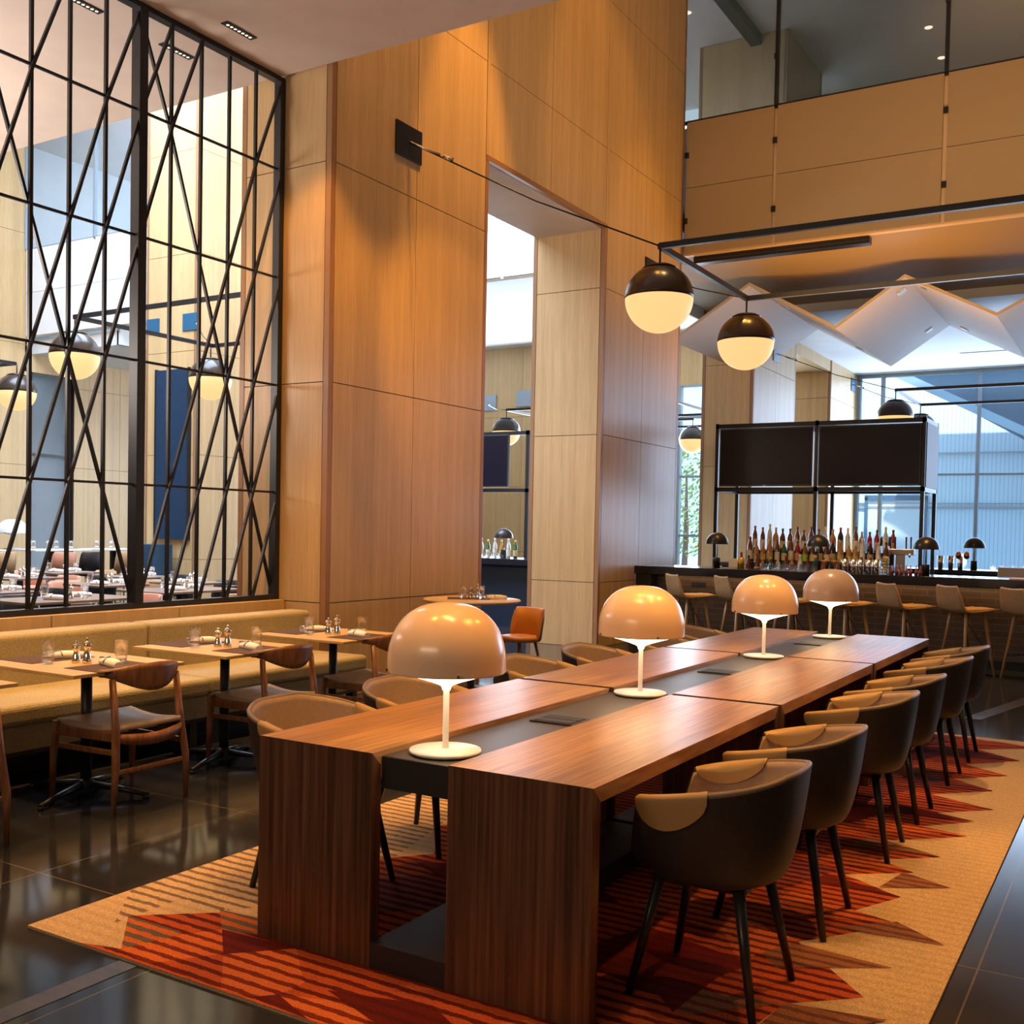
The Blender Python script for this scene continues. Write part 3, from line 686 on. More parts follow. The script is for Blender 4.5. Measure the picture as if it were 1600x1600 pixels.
lb = [(0, 0), (1, 0), (2, 0), (0, 3), (1, 4), (0, 4), (1, 1), (2, 1), (3, 1), (2, 2), (3, 2), (4, 2), (3, 3), (4, 3), (4, 4), (0, 1), (2, 4)]
bay(-5, [(0, 3), (1, 0), (2, 0), (1, 1), (2, 1), (3, 1), (2, 2), (3, 2), (4, 2), (3, 3), (4, 3), (2, 4), (4, 4), (1, 3)])
bay(-10, lb)

# ------------------------------------------------------------------ banquette
def banquette(y0, y1, label):
    t = thing('banquette', label, 'bench', (0, 0, 0), 0, 'banquette sections along the metal screen')
    g = .004
    b = MB()
    def rbox(mb, x0, x1, y0, y1, z0, z1, nx=6, ny=14, puff=.0, tilt=0):
        pass
    MB().box(-6.36, -6.12, y0+g, y1-g, .40, .80).build('backrest', M['bench'], t, bevel=.035, seg=4)
    MB().box(-6.2, -5.49, y0+g, y1-g, .34, .465).build('seat_cushion', M['bench'], t, bevel=.035, seg=4)
    MB().box(-6.36, -5.52, y0+g, y1-g, .19, .34).build('seat_base', M['bench'], t, bevel=.008)
    MB().box(-6.34, -5.53, y0+.01, y1-.01, .165, .19).build('metal_rail', M['bronze'], t)
    for y in (y0+.10, y1-.10):
        MB().box(-5.62, -5.55, y-.03, y+.03, 0, .17).build('leg', M['bronze'], t)
    MB().box(-6.3, -5.80, y0+.01, y1-.01, 0, .17).build('recessed_plinth', M['barblack'], t)
banquette(5.14, 6.85, 'mustard banquette section nearest the wood wall, right end')
banquette(3.53, 5.14, 'mustard banquette section in the middle, beside the first wooden armchair')
banquette(1.92, 3.53, 'mustard banquette section at the left edge of the photo')

# ------------------------------------------------------------------ bistro tables
def bistro():
    t = thing('bistro_table', 'x', 'table', (0, 0, 0), 0, 'square oak tables at the banquette')
    MB().box(-.41, .41, -.36, .36, .728, .747).build('tabletop', M['oak_top'], t, bevel=.003)
    MB().tube([(-.03, .05, .03), (-.03, .05, .73)], .03, 20).build('column', M['black'], t)
    f = MB(); 
    for a in (.35, 1.95, 3.35, 5.0):
        f.tube([(-.03, .05, .06), (-.03+.2*math.cos(a), .05+.2*math.sin(a), .045), (-.03+.38*math.cos(a), .05+.38*math.sin(a), .02)], [.024, .018, .014], 8)
        f.lathe([(0, 0), (.018, 0), (.018, .02), (0, .02)], (-.03+.37*math.cos(a), .05+.37*math.sin(a), 0), 12)
    f.lathe([(.05, .03), (.05, .07), (.03, .09), (0, .09)], (-.03, .05, 0), 20); f.build('base', M['black'], t)
    return t
BT = Proto(bistro())
TY = [2.74, 3.76, 4.79, 5.84, ]
TN = ['cut by the left edge of the photo', 'nearest complete one, behind the first wooden armchair', 'middle one of the banquette row', 'beside the wood wall at the banquette end']
for y, nm in zip(TY, TN): BT.put((-5.02, y, 0), 0, f'square oak bistro table, {nm}')
def part_thing(name, mb, m, label, cat, group=None, **k):
    return tag(mb.build(name, m, **k), label, cat, group)
def tumbler():
    t = thing('water_glass', 'x', 'glass', (0, 0, 0), 0, 'water glasses on the tables')
    MB().lathe([(0, .008), (.027, .008), (.0285, .012), (.033, .07), (.031, .125), (.033, .125), (.0348, .07), (.030, .004), (.027, 0), (0, 0)], n=28).build('glass_body', M['tumbler'], t)
    MB().lathe([(0, .010), (.026, .010), (.0298, .04), (0, .04)], n=24).build('water', M['water'], t)
    return t
def mill(h, nm):
    t = thing(nm, 'x', 'pepper mill', (0, 0, 0), 0, 'metal salt and pepper mills on the tables')
    k = h/.13
    MB().lathe([(0, 0), (.024, 0), (.025, .01*k), (.024, .02*k), (.020, .045*k), (.0135, .065*k), (.015, .078*k), (.022, .088*k)], n=24).build('body', M['silver'], t)
    MB().lathe([(.022, .089*k), (.0235, .10*k), (.019, .112*k), (.008, .118*k), (.006, .122*k), (.009, .128*k), (.006, .135*k), (0, .136*k)], n=24).build('cap', M['silver'], t)
    return t
def napkin():
    t = thing('rolled_napkin', 'x', 'napkin', (0, 0, 0), 0, 'rolled napkins with cutlery on the tables')
    b = MB(); b.tube([(-.09, 0, .014), (-.03, .004, .018), (.05, 0, .016), (.11, -.002, .012)], [.022, .026, .026, .020], 12, flat=1.35); b.build('cloth', M['napkin'], t)
    MB().tube([(-.015+.0, .035*math.cos(a), .018+.024*math.sin(a)) for a in [i*PI/8 for i in range(0, 9)]], .003, 6).build('band', M['chairwood'], t)
    MB().tube([(-.11, .006, .036), (-.02, .004, .044)], [.004, .006], 8).tube([(-.105, -.01, .034), (-.02, -.006, .043)], [.008, .005], 8).build('cutlery', M['silver'], t)
    return t
GL, MS, MP, NP = Proto(tumbler()), Proto(mill(.115, 'salt_mill')), Proto(mill(.135, 'pepper_mill')), Proto(napkin())
pm0 = tag(MB().box(-.20, .20, -.15, .15, 0, .003).build('placemat', M['placemat']), 'x', 'placemat', 'dark placemats on the banquette tables')
PM = Proto(pm0)
for y, nm in zip(TY, ('left-edge table', 'nearest complete table', 'middle table', 'table by the wood wall')):
    z = .747
    PM.put((-5.30, y-.02, z), PI/2*0+PI/2, f'dark brown placemat on the bench side of the {nm}')
    PM.put((-4.73, y-.02, z), PI/2, f'dark brown placemat on the chair side of the {nm}')
    GL.put((-5.085, y-.17, z+.003), 0, f'water glass on the bench side of the {nm}')
    GL.put((-4.825, y+.10, z+.003), 0, f'water glass on the chair side of the {nm}')
    MS.put((-5.02, y-.04, z), 0, f'shorter polished salt mill on the {nm}')
    MP.put((-4.955, y-.02, z), 0, f'taller polished pepper mill on the {nm}')
    NP.put((-5.22, y+.02, z+.003), 1.3, f'rolled white napkin on the bench side of the {nm}')
    NP.put((-4.76, y-.02, z+.003), -.25, f'rolled white napkin on the chair side of the {nm}')

# wooden elbow chairs
def elbow():
    t = thing('wooden_chair', 'x', 'chair', (0, 0, 0), 0, 'walnut armchairs facing the banquette')
    wd = M['chairwood']
    for sy in (-1, 1):
        MB().tube([(.22, .245*sy, 0), (.225, .235*sy, .25), (.20, .215*sy, .46), (.168, .213*sy, .705)], [.013, .021, .022, .017], 12).build('back_leg', wd, t)
        MB().tube([(-.24, .265*sy, 0), (-.235, .26*sy, .28), (-.225, .25*sy, .455)], [.012, .020, .020], 12).build('front_leg', wd, t)
        MB().bar((-.225, .248*sy, .405), (.20, .222*sy, .405), .022, .05).build('side_rail', wd, t, bevel=.006)
        MB().bar((-.23, .252*sy, .325), (.21, .225*sy, .325), .018, .03).build('side_stretcher', wd, t, bevel=.005)
    MB().bar((.215, -.23, .22), (.215, .23, .22), .022, .026).build('rear_stretcher', wd, t, bevel=.006)
    r = MB(); rows = []
    for k in range(13):
        u = -1+k/6; rows.append([(.20+.03*(1-u*u), .21*u, .425-.02*(1-u*u)), (.222+.03*(1-u*u), .21*u, .425-.02*(1-u*u)), (.222+.03*(1-u*u), .21*u, .375-.03*(1-u*u)), (.20+.03*(1-u*u), .21*u, .375-.03*(1-u*u))])
    r.grid(rows, True); r.build('rear_rail', wd, t)
    MB().bar((-.23, -.25, .40), (-.23, .25, .40), .022, .05).build('front_rail', wd, t, bevel=.006)
    s = MB(); rows = []
    for i in range(9):
        u = i/8; x = -.23+u*.45; hw = .245-.03*u
        rows.append([(x, hw*(-1+2*j/8), .44+.010*math.cos((j-4)/4*PI/2)*(1)-.022*math.sin(u*PI)+.012*(1-math.cos((j-4)/4*PI/2))) for j in range(9)])
    s.grid(rows); s.build('seat', M['seatleather'], t, solid=.028)
    # crest rail: wide curved board ending in arm tips
    c = MB(); rows = []
    K = 28
    for k in range(K+1):
        u = -1+2*k/K; a = u*1.10
        R = .285; cx = -.03; x = cx+R*math.cos(a)*1.0; y = R*1.02*math.sin(a)
        hh = .022+.058*max(0, math.cos(u*PI/2*1.15))**1.3 if abs(u) < .87 else .022
        th = .011+.007*abs(u); zc = .735-.45*(hh-.022)+.0*u; tilt = .35*hh
        nx, ny = math.cos(a), math.sin(a)
        e = 1 if abs(u) < .97 else .55
        pts = []
        for j in range(10):
            b = 2*PI*j/10; pts.append((x+nx*(th*math.cos(b)*e)+nx*tilt*math.sin(b)*.25, y+ny*(th*math.cos(b)*e)+ny*tilt*math.sin(b)*.25, zc+hh*math.sin(b)*e))
        rows.append(pts)
    c.grid(rows, True); c._add(rows[0], [tuple(range(10))]); c._add(rows[-1], [tuple(range(10))[::-1]])
    c.build('crest_rail', wd, t)
    return t
EC = Proto(elbow())
EC.put((-4.765, 3.83, 0), .02, 'walnut armchair with curved crest rail, nearest complete one at the banquette tables')
EC.put((-4.765, 4.93, 0), -.02, 'walnut armchair with curved crest rail, partly behind the nearest left tub chair')
EC.put((-4.74, 5.95, 0), .03, 'walnut armchair with curved crest rail, farthest one beside the wood wall')
EC.put((-4.77, 2.76, 0), 0, 'walnut armchair cut off by the left edge of the photo')

# ------------------------------------------------------------------ round table + leather stools by the opening
def round_table(x, y, r, z, label):
    t = thing('round_table', label, 'table', (x, y, 0))
    MB().lathe([(0, z-.03), (r-.02, z-.03), (r, z-.015), (r, z-.005), (r-.006, z), (0, z)], n=56).build('tabletop', mat('pale_top', (.66, .52, .40), .4), t)
    MB().lathe([(0, 0), (.26, 0), (.26, .012), (.04, .03), (.035, .04), (.035, z-.03), (0, z-.03)], n=28).build('pedestal', M['black'], t)
round_table(-5.44, 8.32, .46, .86, 'round pale-topped table against the wood wall near the opening')
PM.put((-5.5, 8.35, .86), .6, 'dark placemat on the round table by the opening')
GL.put((-5.53, 8.30, .863), 0, 'left water glass on the round table'); GL.put((-5.38, 8.38, .86), 0, 'right water glass on the round table')
MS.put((-5.47, 8.34, .863), 0, 'salt mill on the round table'); MP.put((-5.43, 8.40, .86), 0, 'pepper mill on the round table')
NP.put((-5.27, 8.46, .86), .9, 'rolled napkin on the round table')
def leather_chair(seat_m, leg_m, seat_z=.5, bh=.24, name='leather_chair', grp='leather chairs with low round backs'):
    t = thing(name, 'x', 'chair', (0, 0, 0), 0, grp)
    s = MB(); n = 40
    def R(a, k): return (.225*k*abs(math.cos(a))**.8*(1 if math.cos(a) > 0 else -1), .235*k*abs(math.sin(a))**.8*(1 if math.sin(a) > 0 else -1))
    A = [2*PI*i/n for i in range(n)]
    s.grid([[(*R(a, k), seat_z+z) for a in A] for k, z in ((.001, .03), (.7, .03), (.95, .02), (1, 0), (.95, -.035), (.6, -.045), (.001, -.045))], True); s.build('seat', seat_m, t)
    b = MB(); rows = []
    for i in range(25):
        a = -1.35+2.7*i/24; x, y = R(a, 1.0); h = bh; h = h*(1 if abs(a) < 1.0 else max(.15, 1-((abs(a)-1.0)/.35)**2*.8))
        nx, ny = math.cos(a), math.sin(a); rows.append([(x-.025*nx, y-.025*ny, seat_z), (x+.0*nx, y, seat_z-.02), (x+.03*nx, y+.03*ny, seat_z+h*.6), (x+.035*nx, y+.035*ny, seat_z+h), (x+.015*nx, y+.015*ny, seat_z+h+.008), (x-.005*nx, y-.005*ny, seat_z+h), (x-.015*nx, y-.015*ny, seat_z+h*.5)])
    b.grid(rows, True); b._add(rows[0], [tuple(range(7))]); b._add(rows[-1], [tuple(range(7))[::-1]]); b.build('backrest', seat_m, t)
    for sx in (-1, 1):
        for sy in (-1, 1): MB().tube([(.12*sx, .13*sy, seat_z-.04), (.2*sx, .2*sy, 0)], [.019, .012], 8).build('leg', leg_m, t)
    return t
LC = Proto(leather_chair(M['orange_leather'], M['chairwood'], bh=.33))
LC.put((-5.36, 9.08, 0), 1.25, 'orange leather low-back chair behind the round table by the opening', (.88, .88, .88))
# ------------------------------------------------------------------ pendant frames
def globe(loc, label):
    if not hasattr(globe, 'p'):
        t = thing('globe_pendant', 'x', 'pendant lamp', (0, 0, 0), 0, 'black and glowing globe pendants')
        R = .33; up_ = [(R*math.cos(a), R*math.sin(a)) for a in [i/16*PI/2 for i in range(17)]]
        MB().lathe([(R-.01, -.002)]+[(R+.004, 0)]+[(r+.004, z) for r, z in up_[1:]], n=48).build('cap', M['globeblack'], t)
        MB().lathe([(.16, .293), (.17, .296), (.12, .322), (0, .334)], n=40).build('cap_ring', M['globeblack'], t)
        MB().lathe([(R*math.cos(a), R*math.sin(a)) for a in [-i/16*PI/2 for i in range(17)]], n=48).build('glass_bowl', M['globeglow'], t)
        MB().tube([(0, 0, .33), (0, 0, .51)], .011, 8).build('stem', M['black'], t)
        globe.p = Proto(t)
    return globe.p.put(loc, 0, label)
def hang_frame(x0, x1, y0, y1, label, plates=()):
    z = 4.3; t = thing('light_frame', label, 'light frame', (0, 0, z), 0, 'rectangular black frames carrying globe pendants')
    b = .028
    for p, q in (((x0, y0), (x1, y0)), ((x0, y1), (x1, y1)), ((x0, y0), (x0, y1)), ((x1, y0), (x1, y1))):
        MB().bar((*p, 0), (*q, 0), b*1.6, b*2).build('frame_bar', M['black'], t)
    for (c, w_) in plates:
        MB().tube([(*c, .0), ((c[0]+w_[0])/2, (c[1]+w_[1])/2, (w_[2]-z)*.5-.06), (w_[0], w_[1], w_[2]-z)], .008, 6).build('cable', M['black'], t)
        d_ = Vector((c[0]-w_[0], c[1]-w_[1], z-w_[2])); e0 = Vector((w_[0], w_[1], w_[2]-z))
        MB().tube([e0, e0+d_*.12], .014, 8).tube([e0+d_*.13, e0+d_*.17], .022, 8).build('turnbuckle', M['silver'], t)
def plate(x, y, z, label, m='black', s=.2, axis='x'):
    if axis == 'x': o = MB().box(x-.0, x+.02, y-s, y+s, z-s*.78, z+s*.78).build('wall_plate', M[m], bevel=.003)
    else: o = MB().box(x-s, x+s, y-.02, y, z-s*.78, z+s*.78).build('wall_plate', M[m], bevel=.003)
    return tag(o, label, 'wall plate', 'steel anchor plates for the pendant cables')
plate(X1, 8.08, 5.15, 'square black anchor plate high on the near wood wall')
plate(X1, 13.75, 5.18, 'square black anchor plate behind the nearest globe pendant')
hang_frame(-4.15, 1.5, 9.56, 12.15, 'black rectangular light frame above the bar stools', [((-4.15, 9.56), (-6.08, 8.08, 5.15)), ((-4.15, 12.15), (-6.08, 13.75, 5.18))])
globe((-4.145, 9.56, 3.79), 'largest black and glowing globe pendant, at the near corner of the frame')
globe((-4.15, 12.15, 3.79), 'glowing globe pendant second in size, right above the television rack')
hang_frame(-4.19, 1.5, 20.95, 23.5, 'far black rectangular light frame above and behind the television rack', [((-4.19, 20.95), (-6.28, 20.26, 5.02)), ((-4.19, 23.5), (-6.28, 26.4, 5.2))])
plate(-6.3, 20.26, 5.02, 'grey anchor plate on the nearer of the two far wood columns', 'mull'); plate(-6.3, 26.45, 5.2, 'blue anchor plate on the farthest wood column near the window', 'blueplate')
globe((-4.19, 20.95, 3.79), 'globe pendant just showing above the right television')
globe((-4.19, 23.5, 3.79), 'farther globe pendant, mostly hidden behind the television rack corner')
hang_frame(-12.65, -8.7, 9.3, 11.8, 'black light frame seen through the metal screen', [((-12.65, 11.8), (-14.88, 13.45, 5.15))])
plate(-15.05, 13.5, 5.18, 'blue anchor plate above the tall blue panel', 'blueplate', .2, 'y'); plate(-16.05, 13.5, 5.18, 'blue anchor plate left of the tall blue panel', 'blueplate', .17, 'y')
globe((-12.7, 9.35, 3.79), 'globe pendant behind the metal screen, larger one at centre left')
globe((-12.7, 11.8, 3.79), 'globe pendant behind the metal screen, right of the centre post')
hang_frame(-21.2, -17.4, 9.2, 11.6, 'black light frame at the left edge behind the metal screen')
globe((-17.36, 11.6, 3.79), 'globe pendant behind the metal screen at the left edge of the photo')
hang_frame(-12.93, -8.7, 21.1, 23.6, 'light frame seen through the tall wall opening', [((-12.93, 21.1), (-17.2, 26.98, 5.25))])
plate(-17.2, 26.98, 5.3, 'grey-blue anchor plate on the far wall, left one in the opening', 'mull', .3, 'y'); plate(-15.9, 26.98, 5.38, 'grey-blue anchor plate on the far wall, right one in the opening', 'mull', .3, 'y')
globe((-12.93, 21.1, 3.79), 'globe pendant seen through the tall wall opening above the television')
hang_frame(-13.5, -9.65, 24.5, 26.2, 'farthest light frame, glimpsed beside the far wood column')
globe((-9.65, 24.5, 3.79), 'globe pendant glimpsed in the gap between the wall end and the far column')

# ceiling downlights in the soffit
def linear_light():
    t = thing('linear_downlight', 'x', 'downlight', (0, 0, 0), 0, 'recessed black linear downlights in the soffit')
    MB().box(-.035, .035, -.16, .16, -.006, .004).build('trim', M['black'], t)
    b = MB()
    for i in range(7): b.lathe([(0, -.0075), (.012, -.0075)], (0, -.12+i*.04, 0), 12)
    b.build('lens', mat('lens_glow', (1, .9, .7), .4, emit=(1, .8, .5), es=2.5), t)
    return t
DL = Proto(linear_light())
DL.put((-6.32, 6.13, 5.448), 0, 'black linear downlight in the soffit in front of the metal screen')
DL.put((-7.05, 6.14, 5.448), 0, 'black linear downlight seen through the right bay of the metal screen')
DL.put((-7.05, 5.24, 5.448), 0, 'black linear downlight seen through the left bay of the screen at the top edge')

# ------------------------------------------------------------------ bar
YF = 13.2; ZB = 1.06
t = thing('bar_counter', 'long black-topped bar counter with brown brick front', 'bar', (0, 0, 0))
MB().box(-6.0, 3.0, YF, YF+.75, ZB-.11, ZB).build('countertop', M['bartop'], t, bevel=.006)
MB().box(-5.75, 3.0, YF+.22, YF+.6, .10, ZB-.11).build('brick_front', M['brick'], t)
MB().box(-5.75, 3.0, YF+.30, YF+.6, 0, .10).build('kick_plinth', M['barblack'], t)
MB().box(-5.98, -5.75, YF+.02, YF+.75, 0, ZB-.11).build('end_panel', M['barblack'], t, bevel=.004)
for x, in ((-5.15,), (-3.55,), (-2.0,)):
    MB().box(x-.10, x+.10, YF+.21, YF+.22, ZB-.26, ZB-.20).build('outlet', M['barblack'], t)
light('AREA', 'under_bar_glow', (-1.6, YF+.12, ZB-.13), (-1.6, YF+.3, .3), 9, WARM2, 8, .03)
t = thing('back_bar', 'far side counter of the island bar, below the far windows', 'bar', (0, 0, 0))
MB().box(-6.0, 3.0, 16.3, 17.0, ZB-.06, ZB-.0).build('countertop', M['bartop'], t, bevel=.006)
MB().box(-5.9, 3.0, 16.4, 16.95, 0, ZB-.06).build('cabinet', M['barblack'], t)
# bottle display
t = thing('bottle_display', 'stepped black display unit holding the liquor bottles', 'shelf', (0, 0, 0))
m = MB(); m.box(-5.02, -2.95, 14.18, 14.96, 0, .92)
m.build('cabinet', M['barblack'], t)
MB().box(-4.9, -2.9, 14.43, 14.68, .92, 1.135).build('lower_step', M['blacksoft'], t, bevel=.004)
MB().box(-4.9, -2.9, 14.70, 14.95, .92, 1.30).build('upper_step', M['blacksoft'], t, bevel=.004)
# tv rack
t = thing('television_rack', 'black steel rack on the bar carrying two televisions', 'rack', (0, 0, 0))
for x in (-5.52, -4.05, -2.62):
    for y in (15.02, 15.95): MB().box(x-.025, x+.025, y-.025, y+.025, .0, 3.14).build('post', M['black'], t)
for z in (2.17, 3.10):
    for y in (15.02, 15.95): MB().box(-5.545, -2.595, y-.025, y+.025, z-.03, z+.03).build('cross_bar', M['black'], t)
    for x in (-5.52, -2.62): MB().box(x-.025, x+.025, 15.0, 15.97, z-.03, z+.03).build('side_bar', M['black'], t)
MB().box(-2.60, -2.585, 15.05, 15.93, 2.2, 3.07).build('side_panel', M['tvside'], t)
MB().box(-5.54, -2.6, 15.05, 15.93, 3.10, 3.12).build('top_panel', M['black'], t)
def tv(x, y, label, wd=1.37, h=.84, rz=0):
    t = thing('television', label, 'television', (x, y, 2.215), rz, 'black wall televisions on the bar racks')
    MB().box(-wd/2, wd/2, -.03, .03, 0, h).build('casing', M['blacksoft'], t, bevel=.004)
    MB().box(-wd/2+.02, wd/2-.02, -.033, -.03, .03, h-.02).build('screen', M['tvscreen'], t)
    MB().box(-.02, .02, -.034, -.03, .005, .018).build('maker_badge', M['steel'], t)
tv(-4.78, 15.0, 'left television of the pair above the bottles, switched off')
tv(-3.33, 15.0, 'right television of the pair above the bottles, switched off')

# dome lamps on bar
def bar_lamp():
    t = thing('bar_lamp', 'x', 'lamp', (0, 0, 0), 0, 'small black dome lamps on the bar counters')
    MB().lathe([(0, 0), (.045, 0), (.045, .13), (.043, .135), (0, .135)], n=24).build('base', M['blacksoft'], t)
    MB().tube([(0, 0, .13), (0, 0, .33)], .007, 8).build('stem', M['black'], t)
    pr = [(.15*math.cos(i/14*PI/2), .32+.15*math.sin(i/14*PI/2)) for i in range(15)]
    MB().lathe(pr+[(max(0, r-.004), z-.003) for r, z in pr[::-1]], n=36).build('lamp_shade', M['blacksoft'], t)
    MB().lathe([(0, .33), (.05, .33), (.05, .345), (0, .345)], n=16).build('bulb', mat('bar_bulb', (1, .9, .7), .4, emit=(1, .7, .35), es=6), t)
    return t
BL = Proto(bar_lamp())
for x, y, z, nm in ((-4.95, 13.55, ZB, 'leftmost of the counter lamps, left of the bottles'), (-3.62, 13.62, ZB, 'in front of the bottle rows'), (-3.4, 16.6, ZB, 'at the right end of the bottle rows, on the far counter'),
                    (-2.29, 13.5, ZB, 'on the front counter right of the beer tap'), (-2.16, 16.6, ZB, 'rightmost, on the far counter beside the cups')):
    BL.put((x, y, z), 0, f'small black dome lamp, {nm}')

# bottles
def bottle(name_col, col, lab, capc, shape, trans=False):
    t = thing('bottle', name_col, 'bottle', (0, 0, 0), 0, 'liquor bottles on the stepped bar display')
    H_, r, sh = shape
    gm = mat('bottle_'+name_col.replace(' ', '_'), col, .08, coat=.3, spec=.7) if not trans else mat('bottle_'+name_col.replace(' ', '_'), col, .05, trans=.6)
    MB().lathe([(0, 0), (r*.96, 0), (r, .01), (r, sh), (r*.8, sh+.03), (.016, sh+.065), (.0135, H_-.03), (.015, H_-.02)], n=14).build('glass_body', gm, t)
    MB().lathe([(.0165, H_-.035), (.0165, H_), (0, H_)], n=10).build('stopper', mat('cap_'+name_col.replace(' ', '_'), capc, .4), t)
    MB().lathe([(r+.001, .03), (r+.001, sh*.72)], n=14).build('paper_label', mat('label_'+name_col.replace(' ', '_'), lab, .7), t)
    return t
PB = [(bottle('dark amber', (.10, .025, .006), (.70, .55, .32), (.02, .02, .02), (.30, .040, .17)), 'dark amber bottle with cream paper'),
      (bottle('brown', (.16, .05, .012), (.80, .72, .58), (.25, .02, .02), (.32, .036, .20)), 'brown bottle with white paper and red cap'),
      (bottle('golden', (.40, .20, .04), (.62, .46, .20), (.5, .4, .2), (.29, .042, .16)), 'golden whisky bottle'),
      (bottle('clear', (.55, .60, .60), (.78, .76, .70), (.6, .6, .6), (.33, .036, .20)), 'clear bottle with pale paper'),
      (bottle('red', (.30, .015, .012), (.60, .30, .22), (.05, .02, .02), (.30, .038, .18)), 'red bottle'),
      (bottle('green', (.015, .12, .04), (.72, .66, .42), (.55, .45, .1), (.31, .037, .19)), 'green bottle with yellow paper'),
      (bottle('black', (.012, .01, .01), (.45, .32, .18), (.4, .03, .02), (.31, .039, .19)), 'black bottle with tan paper'),
      (bottle('lime', (.20, .07, .02), (.38, .60, .08), (.02, .02, .02), (.28, .040, .17)), 'brown bottle with lime green paper')]
PBP = [(Proto(a), b) for a, b in PB]
pat = [0, 3, 1, 2, 4, 0, 6, 1, 3, 7, 2, 0, 5, 1, 4, 2, 0, 3, 5, 6, 1, 0, 2, 4]
rows_ = [('front bottle row', 14.27, 14.33, .92+.0, 19, -4.86, -3.02), ('middle bottle row', 14.54, 14.58, 1.135, 20, -4.83, -2.98), ('back bottle row', 14.80, 14.85, 1.30, 20, -4.84, -2.95)]
for nm, ya, yb_, z, n, xa, xb in rows_:
    for i in range(n):
        k = pat[(i*5+len(nm)) % len(pat)] if i % 3 else pat[(i+7) % len(pat)]
        P_, dn = PBP[k]; s = random.uniform(.92, 1.08)
        P_.put((xa+(xb-xa)*i/(n-1)+random.uniform(-.008, .008), random.uniform(ya, yb_), z), 0, f'{dn}, {ORD[i]} from left in the {nm}', (s, s, s*random.uniform(.95, 1.08)))
for i, (x, y) in enumerate(((-5.12, 14.4), (-5.22, 14.55))):
    pass
# glassware on the front counter
def simple(name, prof, m, cat, grp, n=16):
    return Proto(tag(MB().lathe(prof, n=n).build(name, m), 'x', cat, grp))
rock = simple('rocks_glass', [(0, 0), (.036, 0), (.040, .085), (.037, .085), (.033, .01), (0, .01)], M['tumbler'], 'glass', 'short glasses on the bar counter')
for i in range(12):
    rock.put((-4.25+(i % 6)*.125, 13.36+(i//6)*.10, ZB), 0, f'short bar glass, {ORD[i % 6]} from the left in the {("front", "rear")[i//6]} row of the counter')
tin = simple('shaker_tin', [(0, 0), (.034, 0), (.047, .17), (.044, .17), (.032, .01), (0, .01)], M['silver'], 'shaker', 'steel shaker tins on the bar')
for i in range(5): tin.put((-3.24+i*.095, 13.45+.03*(i % 2), ZB), 0, f'tall steel shaker tin, {ORD[i]} from the left beside the garnish glass')
for i, x in enumerate((-2.60, -2.46, -2.33)): tin.put((x, 16.5, ZB), 0, f'copper-lit upturned cup, {ORD[i]} of three on the far counter', (1, 1, 1.15))
t = thing('garnish_glass', 'tall glass of lemon slices on the bar beside the steel tins', 'glass', (-2.75, 13.42, ZB))
MB().lathe([(0, 0), (.045, 0), (.05, .2), (.047, .2), (.042, .01), (0, .01)], n=20).build('glass_body', M['tumbler'], t)
g = MB()
for i in range(5): g.lathe([(0, -.006), (.036, -.006), (.036, .006), (0, .006)], (0, 0, .03+i*.035), 16)
g.lathe([(0, -.006), (.038, -.006), (.038, .006), (0, .006)], (.01, 0, .20), 16); g.build('lemon_slice', mat('lemon', (.75, .55, .06), .5), t)
cg = simple('coupe_glass', [(0, 0), (.03, 0), (.03, .004), (.005, .01), (.005, .09), (.04, .12), (.046, .15), (.043, .15), (.036, .122), (0, .10)], mat('cocktail_amber', (.55, .3, .08), .1, trans=.5), 'glass', 'cocktail glasses on the bar')
cg.put((-3.50, 13.5, ZB), 0, 'amber cocktail glass beside the lamp in front of the bottles'); cg.put((-3.38, 13.5, ZB), 0, 'amber cocktail glass just left of the steel tins')
# small coloured condiment bottles
cond = Proto(tag(MB().lathe([(0, 0), (.022, 0), (.022, .05), (.008, .07), (.006, .12), (0, .12)], n=12).build('bitters_bottle', mat('bitters', (.25, .05, .03), .25)), 'x', 'bottle', 'small bitters bottles on the bar'))
for i in range(7): cond.put((-2.66+i*.055, 13.36+.05*(i % 2), ZB), 0, f'small bitters bottle, {ORD[i]} from the left below the beer tap')
# beer tap tower
t = thing('beer_tap', 'steel T-shaped beer tap tower with four black handles', 'beer tap', (-2.82, 14.75, .92))
MB().box(-.06, .06, -.05, .05, 0, .38).build('column', M['steel'], t, bevel=.008)
MB().box(-.17, .17, -.06, .06, .36, .44).build('crossbar', M['steel'], t, bevel=.01)
for x in (-.13, -.07, .07, .13): MB().tube([(x, -.04, .44), (x, -.05, .60)], [.008, .013], 8).build('tap_handle', M['black'], t)
for x in (-.13, .13): MB().tube([(x, -.06, .40), (x, -.11, .38), (x, -.12, .33)], .012, 8).build('spout', M['silver'], t)
t = thing('service_counter', 'low black service counter inside the island bar', 'counter', (0, 0, 0))
MB().box(-2.89, 1.5, 14.2, 14.96, 0, .90).build('cabinet', M['barblack'], t); MB().box(-2.89, 1.5, 14.18, 14.97, .90, .92).build('top', M['steel'], t)
tag(MB().box(-1.62, -1.22, 14.6, 14.85, .92, 1.16).build('cash_terminal', mat('beige_box', (.42, .38, .33), .5), bevel=.01), 'beige boxy till behind the bar near the right edge', 'till')
tag(MB().box(-1.35, -.95, 13.3, 13.6, ZB, ZB+.012).build('menu_board', mat('menu_pink', (.62, .42, .38), .6)), 'flat pinkish menu on the bar counter at the right edge', 'menu')
tag(MB().box(-.12, .12, -.01, .01, 0, .12).build('framed_card', mat('card', (.75, .72, .74), .5), loc=(-4.82, 14.0, ZB+.0)), 'small framed card standing beside the leftmost counter lamp', 'card')
